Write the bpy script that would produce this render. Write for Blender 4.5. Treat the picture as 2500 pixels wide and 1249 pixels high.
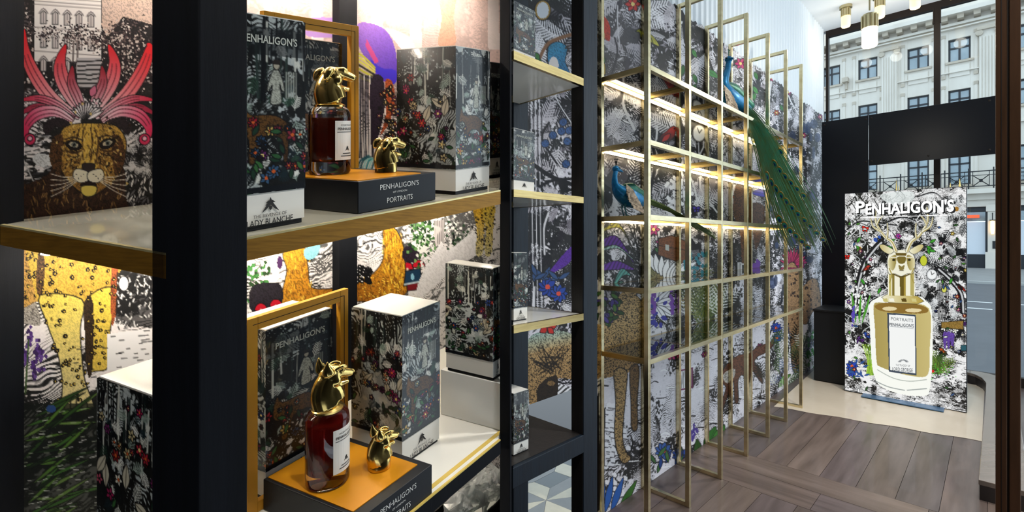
import bpy, math, random
import numpy as np
from mathutils import Vector, Matrix
random.seed(7); RNG = np.random.default_rng(7)
PI = math.pi
for o in list(bpy.data.objects): bpy.data.objects.remove(o)
SC = bpy.context.scene; COL = SC.collection

# ------------------------------------------------------------------ camera
F, CX, HY, HC = 1161.0, 1250.0, 590.0, 1.5        # focal length in px, principal column, horizon row, eye height
cam_d = bpy.data.cameras.new('camera'); cam = bpy.data.objects.new('camera', cam_d); COL.objects.link(cam)
cam.location = (0, 0, HC); cam.rotation_euler = (PI/2, 0, 0)
cam_d.sensor_width = 36; cam_d.sensor_fit = 'HORIZONTAL'; cam_d.lens = 36*F/2500; cam_d.shift_y = -(624.5-HY)/2500
cam_d.clip_start = 0.05; cam_d.clip_end = 300
SC.camera = cam
# ------------------------------------------------------------------ world (bright overcast sky)
w = bpy.data.worlds.new('world'); SC.world = w; w.use_nodes = True
bg = w.node_tree.nodes['Background']; bg.inputs[0].default_value = (0.76, 0.89, 1.0, 1); bg.inputs[1].default_value = 1.95
vs = SC.view_settings
vs.view_transform = 'Standard'; vs.look = 'None'; vs.gamma = 1; vs.use_curve_mapping = False; vs.exposure = 0.0
def area_light(name, loc, size, size_y, power, rot, col=(1, .95, .88)):
    d = bpy.data.lights.new(name, 'AREA'); d.shape = 'RECTANGLE'; d.size = size; d.size_y = size_y; d.energy = power; d.color = col
    o = bpy.data.objects.new(name, d); COL.objects.link(o); o.location = loc; o.rotation_euler = rot
    return o

# ------------------------------------------------------------------ colour + materials
def lin(c):
    c = np.asarray(c, float); return np.where(c <= .04045, c/12.92, ((c+.055)/1.055)**2.4)
def hx(s): return tuple(lin([int(s[i:i+2], 16)/255 for i in (0, 2, 4)]))
MATS = {}
def mat(name, col='808080', rough=.5, metal=0, spec=.5, trans=0, emit=None, estr=0, noise=0, nscale=20, stretch=None, bump=0, alpha=1, coat=0, attr=False, ior=1.45, col2=None, aniso=0):
    """Principled material; noise mixes a second tone in by a (stretched) noise texture, bump adds fine relief."""
    m = bpy.data.materials.new(name); m.use_nodes = True; nt = m.node_tree; b = nt.nodes['Principled BSDF']
    c = hx(col) if isinstance(col, str) else col
    b.inputs['Base Color'].default_value = (*c, 1); b.inputs['Roughness'].default_value = rough
    b.inputs['Metallic'].default_value = metal; b.inputs['Specular IOR Level'].default_value = spec
    b.inputs['Transmission Weight'].default_value = trans; b.inputs['IOR'].default_value = ior
    b.inputs['Alpha'].default_value = alpha; b.inputs['Coat Weight'].default_value = coat
    if aniso: b.inputs['Anisotropic'].default_value = aniso
    if emit: b.inputs['Emission Color'].default_value = (*hx(emit), 1); b.inputs['Emission Strength'].default_value = estr
    if attr:
        a = nt.nodes.new('ShaderNodeAttribute'); a.attribute_name = 'paint'
        if attr == 'emit':
            nt.links.new(a.outputs['Color'], b.inputs['Emission Color']); b.inputs['Emission Strength'].default_value = estr
        else: nt.links.new(a.outputs['Color'], b.inputs['Base Color'])
    if noise or bump:
        tc = nt.nodes.new('ShaderNodeTexCoord'); mp = nt.nodes.new('ShaderNodeMapping'); nz = nt.nodes.new('ShaderNodeTexNoise')
        nt.links.new(tc.outputs['Object'], mp.inputs[0]); nt.links.new(mp.outputs[0], nz.inputs['Vector'])
        if stretch: mp.inputs['Scale'].default_value = stretch
        nz.inputs['Scale'].default_value = nscale; nz.inputs['Detail'].default_value = 6; nz.inputs['Roughness'].default_value = .6
        if noise:
            mx = nt.nodes.new('ShaderNodeMix'); mx.data_type = 'RGBA'
            c2 = hx(col2) if col2 else tuple(np.array(c)*.45)
            rp = nt.nodes.new('ShaderNodeValToRGB'); rp.color_ramp.elements[0].position = .35; rp.color_ramp.elements[1].position = .68
            nt.links.new(nz.outputs['Fac'], rp.inputs[0])
            mt = nt.nodes.new('ShaderNodeMath'); mt.operation = 'MULTIPLY'; mt.inputs[1].default_value = noise
            nt.links.new(rp.outputs[0], mt.inputs[0]); nt.links.new(mt.outputs[0], mx.inputs['Factor'])
            mx.inputs['A'].default_value = (*c, 1); mx.inputs['B'].default_value = (*c2, 1)
            nt.links.new(mx.outputs['Result'], b.inputs['Base Color'])
        if bump:
            bp = nt.nodes.new('ShaderNodeBump'); bp.inputs['Strength'].default_value = bump; bp.inputs['Distance'].default_value = .002
            nt.links.new(nz.outputs['Fac'], bp.inputs['Height']); nt.links.new(bp.outputs[0], b.inputs['Normal'])
    MATS[name] = m; return m
def pane_mat(name, tint='EAF4F6', gloss=.12, clear=.88):
    """thin clear pane: mostly transparent with a sharp reflection"""
    m = bpy.data.materials.new(name); m.use_nodes = True; nt = m.node_tree; nt.nodes.clear()
    out = nt.nodes.new('ShaderNodeOutputMaterial'); t = nt.nodes.new('ShaderNodeBsdfTransparent'); g = nt.nodes.new('ShaderNodeBsdfGlossy')
    g.inputs['Roughness'].default_value = .02; t.inputs[0].default_value = (*(np.array(hx(tint))*clear/.88), 1)
    fr = nt.nodes.new('ShaderNodeFresnel'); fr.inputs[0].default_value = 1.5
    sc = nt.nodes.new('ShaderNodeMath'); sc.operation = 'MULTIPLY'; sc.inputs[1].default_value = gloss/.04*.5
    nt.links.new(fr.outputs[0], sc.inputs[0]); mx = nt.nodes.new('ShaderNodeMixShader')
    nt.links.new(sc.outputs[0], mx.inputs[0]); nt.links.new(t.outputs[0], mx.inputs[1]); nt.links.new(g.outputs[0], mx.inputs[2])
    nt.links.new(mx.outputs[0], out.inputs[0]); MATS[name] = m; return m

mat('navy', '0E1118', .58, spec=.2, noise=.6, col2='07090D', nscale=9, stretch=(8, 8, .7), bump=.25)
mat('navy_wood', '16222E', .45, spec=.35, noise=.7, col2='0E151D', nscale=10, stretch=(10, 10, .8), bump=.4)
mat('umber_wood', '2C2826', .45, noise=.6, col2='191716', nscale=10, stretch=(10, 10, .8), bump=.3)
mat('brass', 'CDB57C', .27, metal=1, noise=.5, col2='957844', nscale=8, stretch=(1, 1, 14), aniso=.4)
mat('brass_shelf', 'A87A2E', .42, metal=.5, noise=.5, col2='5A3E1A', nscale=12, stretch=(2, 2, 30))
mat('brass_lip', 'E8D9A0', .3, metal=.6)
mat('brass_light', 'E6DAB2', .24, metal=1, noise=.4, col2='A88B52', nscale=6, stretch=(1, 1, 6))
mat('gold', 'EBCB7C', .2, metal=1)
mat('gold_frame', 'E6A62A', .38, metal=.08, spec=.5, noise=.4, col2='C47E16', nscale=6)
mat('amber_board', 'E0981A', .32, metal=.15, noise=.35, col2='C47810', nscale=5)
mat('box_white', 'F0EEE6', .35); mat('lid_white', 'FAFAF6', .12, coat=.6)
mat('shelf_frost', 'C9C6B4', .06, coat=.8, noise=.3, col2='A8A48C', nscale=6)
mat('shelf_white', 'F2F0E6', .12, coat=.5)
mat('shelf_trim', 'E8C968', .35, metal=.3)
mat('black_card', '0D1016', .4); mat('print_black', '0E0F12', .5); mat('ink', '2A2A2A', .6); mat('ink_white', 'E9E9E4', .5)
mat('mural', attr=True, rough=.5, spec=.35); mat('print', attr=True, rough=.28, coat=.3)
mat('poster', '050505', attr='emit', rough=.3, estr=.95)
mat('white_wall', 'EEF3F6', .5, noise=.12, col2='D8E2E8', nscale=3); mat('ceiling', 'F4F7F9', .6, noise=.1, col2='E4EBEF', nscale=2)
mat('black_panel', '0A0D14', .33, spec=.3, noise=.3, col2='0B0E14', nscale=3)
mat('black_plinth', '0B0D11', .5)
mat('bronze', '5A3E2A', .36, metal=.55, noise=.5, col2='3E2A1C', nscale=6, stretch=(6, 6, .6))
mat('bronze_dark', '20160F', .5, metal=.3)
mat('kraft', 'BCB09E', .35, coat=.3, noise=.35, col2='A39684', nscale=3, bump=.15)
mat('bench_wood', '6E6259', .25, coat=.4, noise=.6, col2='54493F', nscale=5, stretch=(1, 8, 1))
mat('bench_dark', '2A2422', .4)
mat('steel_blue', '56789A', .3, metal=.6)
mat('led', 'FFF3D6', .5, emit='FFEFC8', estr=11.0); mat('led_soft', 'FFF3D6', .5, emit='FFF4E6', estr=40.0); mat('led_top', 'FFF3D6', .5, emit='FFF1E4', estr=70.0)
mat('glass', 'FFFFFF', .01, trans=1, ior=1.48); mat('glass_frost', 'F4F8F8', .12, trans=.85, ior=1.4)
mat('liquid_brown', '5A1E0A', .05, trans=.5, ior=1.33, spec=.6); mat('liquid_red', '8A1A12', .05, trans=.6, ior=1.33, spec=.6)
pane_mat('window_pane', 'F6FAFC', .03, .88); pane_mat('glass_shelf', 'B9C4C0', .13, .70); pane_mat('side_pane', 'C8DAD8', .08, .8)
mat('glass_edge', '7FB8AC', .1, trans=.3)
# ------------------------------------------------------------------ frames of reference
TH = math.atan2(2423-CX, F)                         # the aisle runs 45 degrees to the right of the view
AX = (math.sin(TH), math.cos(TH)); BX = (-math.cos(TH), math.sin(TH))
def R(u, v, z): return (u*AX[0]+v*BX[0], u*AX[1]+v*BX[1], z)          # room: u along the aisle, v towards the mural wall
def W(x, y, z): return (x, y, z)
def ray(px, py): return np.array([(px-CX)/F, 1., -(py-HY)/F])
MR = np.array([[AX[0], BX[0], 0], [AX[1], BX[1], 0], [0, 0, 1.]]); MRI = np.linalg.inv(MR)
def room_at(px, py, axis, val):
    """room coordinates of a pixel's ray where it meets the plane u / v / z = val"""
    r = MRI @ ray(px, py); o = np.array([0, 0, HC]); t = (val-o[axis])/r[axis]; return o+t*r
# display unit near the camera: a runs along its front, b to its back, c up; its shelves slope up towards the back
E1 = ray(2182, 283); E1 /= np.linalg.norm(E1)
E2 = ray(-1530, 283); E2 /= np.linalg.norm(E2)
ML = np.array([E1, E2, [0, 0, 1.]]).T; MLI = np.linalg.inv(ML)
S0 = ray(405, 618)*.5 + np.array([0, 0, HC])
def D(a, b, c): return tuple(S0 + a*E1 + b*E2 + np.array([0, 0, c]))
def disp_at(px, py, axis, val):
    r = MLI @ ray(px, py); s = MLI @ (S0-np.array([0, 0, HC])); t = (val+s[axis])/r[axis]; return t*r-s

# ------------------------------------------------------------------ objects
ORG = {}
def link(o, parent=None):
    COL.objects.link(o)
    if parent is not None: o.parent = parent
    return o
def tag(o, label=None, cat=None, group=None, kind=None):
    if label: o['label'] = label
    if cat: o['category'] = cat
    if group: o['group'] = group
    if kind: o['kind'] = kind
    return o
def thing(name, loc, label, cat, group=None):
    o = bpy.data.objects.new(name, None); COL.objects.link(o); o.location = loc; o.empty_display_size = .05
    ORG[o] = np.array(loc, float); return tag(o, label, cat, group)
class MB:
    """collects shapes in a frame of reference and links them as one mesh object"""
    def __init__(s, fr=W): s.v, s.f, s.fr, s.n = [], [], fr, 0
    def add(s, vs, fs, raw=False):
        k = len(s.v); s.v += [tuple(p) if raw else s.fr(*p) for p in vs]; s.f += [[i+k for i in f] for f in fs]; return s
    def box(s, x0, x1, y0, y1, z0, z1):
        return s.add([(x, y, z) for x in (x0, x1) for y in (y0, y1) for z in (z0, z1)],
                     [(0, 1, 3, 2), (4, 6, 7, 5), (0, 4, 5, 1), (2, 3, 7, 6), (0, 2, 6, 4), (1, 5, 7, 3)])
    def prism(s, pts, z0, z1):
        n = len(pts)
        return s.add([(x, y, z0) for x, y in pts]+[(x, y, z1) for x, y in pts],
                     [list(range(n))[::-1], list(range(n, 2*n))]+[(i, (i+1) % n, (i+1) % n+n, i+n) for i in range(n)])
    def extr(s, pts, d):
        """closed outline of 3-D points, pushed along d (frame coordinates)"""
        n = len(pts); q = [tuple(np.add(p, d)) for p in pts]
        return s.add(list(pts)+q, [list(range(n))[::-1], list(range(n, 2*n))]+[(i, (i+1) % n, (i+1) % n+n, i+n) for i in range(n)])
    def lathe(s, prof, c=(0, 0, 0), n=28, sx=1, sy=1):
        k = len(prof); vs = [(c[0]+r*math.cos(2*PI*j/n)*sx, c[1]+r*math.sin(2*PI*j/n)*sy, c[2]+z) for r, z in prof for j in range(n)]
        fs = [(i*n+j, i*n+(j+1) % n, (i+1)*n+(j+1) % n, (i+1)*n+j) for i in range(k-1) for j in range(n)]
        if prof[0][0] > 1e-6: fs.append(list(range(n))[::-1])
        if prof[-1][0] > 1e-6: fs.append([(k-1)*n+j for j in range(n)])
        return s.add(vs, fs)
    def tube(s, pts, rad, n=8, cap=True, flat=1):
        """tapered tube along points (frame coordinates); rad a number or a list"""
        pts = [np.array(p, float) for p in pts]; m = len(pts); rad = [rad]*m if np.isscalar(rad) else rad
        up = np.array([0, 0, 1.]); vs = []
        for i, p in enumerate(pts):
            t = pts[min(i+1, m-1)]-pts[max(i-1, 0)]; t /= np.linalg.norm(t)+1e-9
            if i == 0:
                x = np.cross(t, up)
                if np.linalg.norm(x) < .25: x = np.array([0, 1., 0])-t*t[1]
            else: x = px_-t*(px_ @ t)                      # carry the ring along without twisting
            x /= np.linalg.norm(x); y = np.cross(x, t); px_ = x
            r = rad[i]; rx, ry = (r, r*flat) if np.isscalar(r) else r
            vs += [p+x*math.cos(2*PI*j/n)*rx+y*math.sin(2*PI*j/n)*ry for j in range(n)]
        fs = [(i*n+j, i*n+(j+1) % n, (i+1)*n+(j+1) % n, (i+1)*n+j) for i in range(m-1) for j in range(n)]
        if cap: fs += [list(range(n))[::-1], [(m-1)*n+j for j in range(n)]]
        return s.add(vs, fs)
    def ball(s, c, rx, ry=None, rz=None, n=10, m=7):
        ry = ry or rx; rz = rz or rx
        vs = [(c[0], c[1], c[2]-rz)]+[(c[0]+rx*math.sin(PI*i/m)*math.cos(2*PI*j/n), c[1]+ry*math.sin(PI*i/m)*math.sin(2*PI*j/n), c[2]-rz*math.cos(PI*i/m)) for i in range(1, m) for j in range(n)]+[(c[0], c[1], c[2]+rz)]
        fs = [(0, 1+(j+1) % n, 1+j) for j in range(n)]
        fs += [(1+i*n+j, 1+i*n+(j+1) % n, 1+(i+1)*n+(j+1) % n, 1+(i+1)*n+j) for i in range(m-2) for j in range(n)]
        e = 1+(m-1)*n; fs += [(e, 1+(m-2)*n+j, 1+(m-2)*n+(j+1) % n) for j in range(n)]
        return s.add(vs, fs)
    def build(s, name, m, parent=None, smooth=False, bev=0, label=None, cat=None, group=None, kind=None, origin=None, mats=None):
        org = ORG[parent] if parent is not None else np.array(origin if origin is not None else np.mean(s.v, 0))
        if parent is None and origin is None: org = np.array([org[0], org[1], min(p[2] for p in s.v)])
        me = bpy.data.meshes.new(name); me.from_pydata([tuple(np.subtract(p, org)) for p in s.v], [], s.f)
        me.validate(); fix_normals(me)
        me.materials.append(MATS[m] if isinstance(m, str) else m)
        if smooth:
            me.polygons.foreach_set('use_smooth', [True]*len(me.polygons))
            if smooth != 2: me.set_sharp_from_angle(angle=math.radians(40))
        o = bpy.data.objects.new(name, me); link(o, parent); ORG[o] = org
        if parent is None: o.location = org
        if bev:
            b = o.modifiers.new('bevel', 'BEVEL'); b.width = bev; b.segments = 2; b.limit_method = 'ANGLE'
        return tag(o, label, cat, group, kind)
import bmesh
def fix_normals(me):
    bm = bmesh.new(); bm.from_mesh(me); bmesh.ops.recalc_face_normals(bm, faces=bm.faces); bm.to_mesh(me); bm.free()
def dup(o, off, parent=None):
    c = o.copy(); link(c, parent if parent is not None else None)
    if parent is None: c.parent = o.parent
    c.location = Vector(o.location)+Vector(off); ORG[c] = ORG[o]+np.array(off); return c
_txt = {}
def text2d(s, bold=0, space=1.0):
    k = (s, bold, space)
    if k not in _txt:
        cu = bpy.data.curves.new('lettering', 'FONT'); cu.body = s; cu.size = 1; cu.align_x = 'CENTER'; cu.resolution_u = 3; cu.offset = bold; cu.space_character = space
        o = bpy.data.objects.new('lettering', cu); COL.objects.link(o); bpy.context.view_layer.update()
        me = bpy.data.meshes.new_from_object(o.evaluated_get(bpy.context.evaluated_depsgraph_get()))
        _txt[k] = ([tuple(v.co) for v in me.vertices], [list(p.vertices) for p in me.polygons])
        bpy.data.objects.remove(o); bpy.data.meshes.remove(me); bpy.data.curves.remove(cu)
    return _txt[k]
def lettering(fr, lines, parent, m='ink', name='lettering'):
    """flat print: lines of (text, origin, xdir, ydir, width) in frame coordinates, the text fitted to the width; ydir sets the cap height"""
    mb = MB(fr)
    for t, o, x, y, bold in lines:
        vs, fs = text2d(t, bold)
        xs = [v[0] for v in vs]; w = max(xs)-min(xs); o, x, y = map(np.array, (o, x, y))
        mb.add([o+x*(v[0]/w)+y*(v[1]/.72) for v in vs], fs)
    org = ORG[parent]; me = bpy.data.meshes.new(name); me.from_pydata([tuple(np.subtract(p, org)) for p in mb.v], [], mb.f); me.materials.append(MATS[m])
    ob = bpy.data.objects.new(name, me); link(ob, parent); ORG[ob] = org; return ob

# ------------------------------------------------------------------ painted prints (murals, box sleeves, poster)
_lat = np.random.default_rng(3).random((8, 257, 257)); _lat[:, 256] = _lat[:, 0]; _lat[:, :, 256] = _lat[:, :, 0]
def vn(x, y, k=0):
    x = np.asarray(x, float); y = np.asarray(y, float); xi = np.floor(x).astype(int); yi = np.floor(y).astype(int); fx = x-xi; fy = y-yi
    fx = fx*fx*(3-2*fx); fy = fy*fy*(3-2*fy); xi &= 255; yi &= 255; L = _lat[k % 8]
    return (L[yi, xi]*(1-fx)+L[yi, xi+1]*fx)*(1-fy)+(L[yi+1, xi]*(1-fx)+L[yi+1, xi+1]*fx)*fy
def fbm(x, y, k=0, o=4):
    s = 0; a = .5; t = 0
    for i in range(o): s = s+a*vn(x*2**i+17.3*i, y*2**i+5.1*i, k+i); t += a; a *= .55
    return s/t
def sst(a, b, x): t = np.clip((x-a)/(b-a), 0, 1); return t*t*(3-2*t)
def sm(P, n=6, closed=False):
    """smooth curve through points"""
    P = [np.array(p, float) for p in P]; m = len(P); out = []
    rng = range(m) if closed else range(m-1)
    for i in rng:
        if closed: a, b, c, d = P[(i-1) % m], P[i], P[(i+1) % m], P[(i+2) % m]
        else: a, b, c, d = P[max(i-1, 0)], P[i], P[i+1], P[min(i+2, m-1)]
        for j in range(n):
            t = j/n; out.append(.5*((2*b)+(c-a)*t+(2*a-5*b+4*c-d)*t*t+(3*b-a-3*c+d)*t**3))
    if not closed: out.append(P[-1])
    return np.array(out)
def rgb(s): return np.array([int(s[i:i+2], 16)/255 for i in (0, 2, 4)])
class Canvas:
    def __init__(s, Wd, Ht, tf, X, Y):
        s.W, s.H, s.tf = Wd, Ht, tf; s.img = np.ones((Ht, Wd, 3)); s.X, s.Y = X, Y       # X, Y: metres on the surface
        s.fine = np.random.default_rng(5).random((Ht, Wd))
        s.mid = (s.fine+np.roll(s.fine, 1, 0)+np.roll(s.fine, 1, 1)+np.roll(s.fine, (1, 1), (0, 1)))/4
    def ink(s, lines, foliage, tone=.5, ts=3, k=0, angle=0., warp=.6, pale=1., dark=.06, tint=(1, 1, 1)):
        """engraved black and white ground: hatch lines following a warped field, broken by leafy blotches"""
        x, y = s.X, s.Y; n = fbm(x*ts, y*ts, k); n = (n-.5)*1.7+tone
        c, d = math.cos(angle), math.sin(angle); q = (x*d+y*c)+warp/ts*.4*(fbm(x*ts*.8, y*ts*.8, k+2)-.5)*4
        h = .5+.5*np.sin(2*PI*q*lines); h2 = .5+.5*np.sin(2*PI*(x*c-y*d+.1*fbm(x*ts*2, y*ts*2, k+1))*lines*.9)
        leaf = fbm(x*foliage, y*foliage*1.2, k+3, 3); m = sst(.42, .58, fbm(x*ts*1.3, y*ts*1.3, k+4))
        v = np.where(n < .42, h*h2**.5, h)
        a = sst(1-n-.18, 1-n+.18, v); b = sst(1.02-n-.06, 1.02-n+.06, leaf+(.5-.5*leaf)*0)
        g = a*(1-m)+b*m; g = np.clip(g*.9+.1*s.mid, 0, 1)
        s.img[:] = (dark+(pale-dark)*g)[..., None]*np.array(tint)
        return s
    def _bb(s, i, j, pad=2):
        return max(int(i.min())-pad, 0), min(int(i.max())+pad+1, s.W), max(int(j.min())-pad, 0), min(int(j.max())+pad+1, s.H)
    def poly(s, P, col, col2=None, ax=None, a=1., fur=0, stripe=None, edge=None):
        P = np.asarray(P, float); i, j = s.tf(P[:, 0], P[:, 1]); i = np.asarray(i, float); j = np.asarray(j, float)
        x0, x1, y0, y1 = s._bb(i, j)
        if x1 <= x0 or y1 <= y0: return s
        gx, gy = np.meshgrid(np.arange(x0, x1), np.arange(y0, y1)); m = np.zeros(gx.shape, bool); n = len(i)
        for k in range(n):
            xa, ya, xb, yb = i[k], j[k], i[(k+1) % n], j[(k+1) % n]
            if ya == yb: continue
            c = ((gy >= ya) != (gy >= yb)) & (gx < xa+(gy-ya)/(yb-ya)*(xb-xa)); m ^= c
        col = rgb(col) if isinstance(col, str) else np.array(col); c = np.ones(gx.shape+(3,))*col
        if col2 is not None:
            p, q = np.array(ax, float); (pi, qi), (pj, qj) = s.tf(np.array([p[0], q[0]]), np.array([p[1], q[1]]))
            d = np.array([qi-pi, qj-pj]); t = np.clip(((gx-pi)*d[0]+(gy-pj)*d[1])/(d@d+1e-9), 0, 1)[..., None]
            c = c*(1-t)+(rgb(col2) if isinstance(col2, str) else col2)*t
        if fur:
            nz = s.fine[y0:y1, x0:x1]*.5+s.mid[y0:y1, x0:x1]*.5; c = c*(1-fur*sst(.52, .62, nz)[..., None]*.85)
        if stripe:
            f, ang, amt = stripe; t = np.sin((gx*math.cos(ang)+gy*math.sin(ang))*f+3*vn(gx*.09, gy*.09, 2)); c = c*(1-amt*sst(.1, .5, t)[..., None])
        al = (m*a)[..., None]; s.img[y0:y1, x0:x1] = s.img[y0:y1, x0:x1]*(1-al)+c*al
        if edge: s.line(np.vstack([P, P[:1]]), 1.5 if edge is True else edge, '0C0B0D')
        return s
    def line(s, P, wd, col, a=1., wd2=None):
        P = np.asarray(P, float); i, j = s.tf(P[:, 0], P[:, 1]); k = len(P)-1
        sc = s.scale; col = rgb(col) if isinstance(col, str) else np.array(col)
        for q in range(k):
            w0 = wd if wd2 is None else wd+(wd2-wd)*q/max(k-1, 1); w0 = max(w0*sc, .75)
            xa, ya, xb, yb = i[q], j[q], i[q+1], j[q+1]; pad = int(w0)+2
            x0, x1, y0, y1 = s._bb(np.array([xa, xb]), np.array([ya, yb]), pad)
            if x1 <= x0 or y1 <= y0: continue
            gx, gy = np.meshgrid(np.arange(x0, x1), np.arange(y0, y1)); dx, dy = xb-xa, yb-ya
            t = np.clip(((gx-xa)*dx+(gy-ya)*dy)/(dx*dx+dy*dy+1e-9), 0, 1); dd = np.hypot(gx-xa-t*dx, gy-ya-t*dy)
            al = (np.clip(w0/2+.5-dd, 0, 1)*a)[..., None]; s.img[y0:y1, x0:x1] = s.img[y0:y1, x0:x1]*(1-al)+col*al
        return s
    def ell(s, x, y, rx, ry, col, rot=0, n=18, **k):
        t = np.linspace(0, 2*PI, n, endpoint=False); c, d = math.cos(rot), math.sin(rot); p, q = rx*np.cos(t), ry*np.sin(t)
        return s.poly(np.c_[x+p*c-q*d, y+p*d+q*c], col, **k)
    def leaf(s, x, y, ang, ln, wd, col, col2=None, vein=None, edge=None, fur=0):
        c, d = math.cos(ang), math.sin(ang); t = np.array([0, .25, .5, .75, 1, .75, .5, .25]); o = np.array([0, .8, 1, .65, 0, -.65, -1, -.8])*wd/2
        P = sm(np.c_[x+t*ln*c-o*d, y+t*ln*d+o*c], 3, True); s.poly(P, col, col2, ((x, y), (x+ln*c, y+ln*d)) if col2 else None, fur=fur)
        if edge: s.line(np.vstack([P, P[:1]]), edge, '0C0B0D')
        if vein: s.line([(x, y), (x+ln*.95*c, y+ln*.95*d)], 1.2, vein)
        return s
    def frond(s, x, y, ang, ln, col, n=9, wd=.35, bend=.5, lw=2.2):
        pts = [];
        for k in range(n+1): t = k/n; aa = ang+bend*t; pts.append((x, y)); x += math.cos(aa)*ln/n; y += math.sin(aa)*ln/n
        s.line(pts, lw*.6, col)
        for k in range(1, n+1):
            aa = ang+bend*k/n; l = ln*wd*(1-.75*abs(k/n-.35))
            for sg in (-1, 1): s.line([pts[k], (pts[k][0]+math.cos(aa+sg*.9)*l, pts[k][1]+math.sin(aa+sg*.9)*l)], lw, col, wd2=lw*.6)
        return s
    def flower(s, x, y, r, col, n=6, mid='F0B020', edge=1., sq=1., rot=0):
        for k in range(n): s.leaf(x, y, rot+2*PI*k/n, r, r*.62, col, edge=edge)
        s.ell(x, y, r*.24, r*.24*sq, mid); return s
    def butterfly(s, x, y, r, col, rot=0):
        for a, l in ((-2.4, 1), (-.7, 1), (2.5, .7), (.6, .7)): s.leaf(x, y, a+rot, r*l, r*.75*l, col, edge=1)
        s.line([(x-r*.1, y-r*.3), (x+r*.1, y+r*.4)], 2, '14100E'); return s
    def bird(s, x, y, r, col, belly, flip=1, wing=None):
        P = sm([(x-r*flip, y+.7*r), (x-.55*r*flip, y-.05*r), (x-.1*r*flip, y-.4*r), (x+.3*r*flip, y-.75*r), (x+.62*r*flip, y-.72*r), (x+.95*r*flip, y-.5*r), (x+.62*r*flip, y-.42*r), (x+.5*r*flip, y+.0*r), (x+.1*r*flip, y+.38*r), (x-.4*r*flip, y+.45*r)], 4, True)
        s.poly(P, col, belly, ((x, y-.5*r), (x+.1*r, y+.5*r)), fur=.15, edge=1)
        s.leaf(x+.2*r*flip, y-.2*r, PI-(.75) if flip > 0 else .75, r*.9, r*.4, wing or col, edge=1); s.ell(x+.52*r*flip, y-.6*r, r*.07, r*.07, '0A0A0A'); return s
def grid_mesh(name, cv, P, parent, m, label=None, kind=None, org=None):
    """painted panel: an H x W grid of points P (world) with the canvas as colour attribute"""
    H, Wd = P.shape[:2]; org = ORG[parent] if parent is not None else np.asarray(org if org is not None else P.reshape(-1, 3).mean(0))
    me = bpy.data.meshes.new(name); n = H*Wd; me.vertices.add(n); me.vertices.foreach_set('co', (P.reshape(-1, 3)-org).astype(np.float32).ravel())
    q = np.arange(n).reshape(H, Wd); f = np.stack([q[:-1, :-1], q[1:, :-1], q[1:, 1:], q[:-1, 1:]], -1).reshape(-1, 4); k = len(f)
    me.loops.add(k*4); me.loops.foreach_set('vertex_index', f.ravel().astype(np.int32)); me.polygons.add(k)
    me.polygons.foreach_set('loop_start', np.arange(0, k*4, 4, dtype=np.int32)); me.update(calc_edges=True)
    at = me.color_attributes.new('paint', 'FLOAT_COLOR', 'POINT'); c = np.ones((n, 4), np.float32); c[:, :3] = lin(np.clip(cv.img, 0, 1)).reshape(-1, 3)
    at.data.foreach_set('color', c.ravel()); me.materials.append(MATS[m])
    o = bpy.data.objects.new(name, me); link(o, parent); ORG[o] = org
    if parent is None: o.location = org
    return tag(o, label, kind=kind)
# ================================================================== the room: mural wall, ceiling, floor
VW = 1.505                                             # the mural wall
def wall_tf(px, py):
    x = (np.asarray(px, float)-CX)/F; t = VW/(x*BX[0]+BX[1]); return t*(x*AX[0]+AX[1]), HC+(HY-np.asarray(py, float))/F*t
MW, MH, MZ = 500, 860, 3.12
PXA, PXB = 1262., 2008.
colpx = np.linspace(PXA, PXB, MW); colu = wall_tf(colpx, colpx*0+HY)[0]
def m_tf(px, py):
    u, z = wall_tf(px, py); return (np.asarray(px, float)-PXA)/(PXB-PXA)*(MW-1), (MZ-z)/MZ*(MH-1)
UU, ZZ = np.meshgrid(colu, np.linspace(MZ, 0, MH))
cv = Canvas(MW, MH, m_tf, UU, -ZZ); cv.scale = .63
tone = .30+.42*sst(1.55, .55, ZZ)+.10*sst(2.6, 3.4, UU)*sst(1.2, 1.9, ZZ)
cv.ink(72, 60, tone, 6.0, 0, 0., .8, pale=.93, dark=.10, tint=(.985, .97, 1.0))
rr = random.Random(11)
for k in range(330):                                   # fern fronds and leaf fans of the dark upper wood
    px = rr.uniform(1290, 1990); py = rr.uniform(-20, 560) if k < 260 else rr.uniform(520, 780)
    s_ = 1-.55*(px-1290)/700; c = rr.choice(['E2DEE2', 'C9C4C9', 'F0EDF0', '1C1820', 'A8A2AA', '141218', '8A848C'])
    if rr.random() < .6: cv.frond(px, py, rr.uniform(0, 6.3), rr.uniform(28, 72)*s_, c, 10, .30, rr.uniform(-.9, .9), 1.9*s_+.4)
    else:
        a0 = rr.uniform(0, 6.3)
        for q in range(7): cv.leaf(px, py, a0+q*.35, rr.uniform(16, 34)*s_, 8*s_, c, edge=1)
for k in range(95):
    px = rr.uniform(1290, 1980); py = rr.uniform(-20, 560); s_ = 1-.5*(px-1290)/700; cv.frond(px, py, rr.uniform(0, 6.3), rr.uniform(70, 120)*s_, rr.choice(['F0EDF0', 'DAD6DA', '17141A', 'C4BEC4']), 12, .30, rr.uniform(-.8, .8), 3*s_+.5)
for k in range(900):
    px = rr.uniform(1285, 2000); py = rr.uniform(-20, 700); cv.ell(px, py, rr.uniform(1.2, 3.2), rr.uniform(1.2, 3.6), rr.choice(['EDEAED', '121016', 'B0A8B0', '2A2630']), a=.85, n=8)
for k in range(46):                                    # trunks and twigs
    px = rr.uniform(1290, 1980); py = rr.uniform(-30, 760); cv.line(sm([(px, py), (px+rr.uniform(-20, 20), py+40), (px+rr.uniform(-40, 40), py+100)], 4), rr.choice([3, 5, 8]), rr.choice(['0B0A0E', '17141A', 'DCDADC']))
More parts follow.
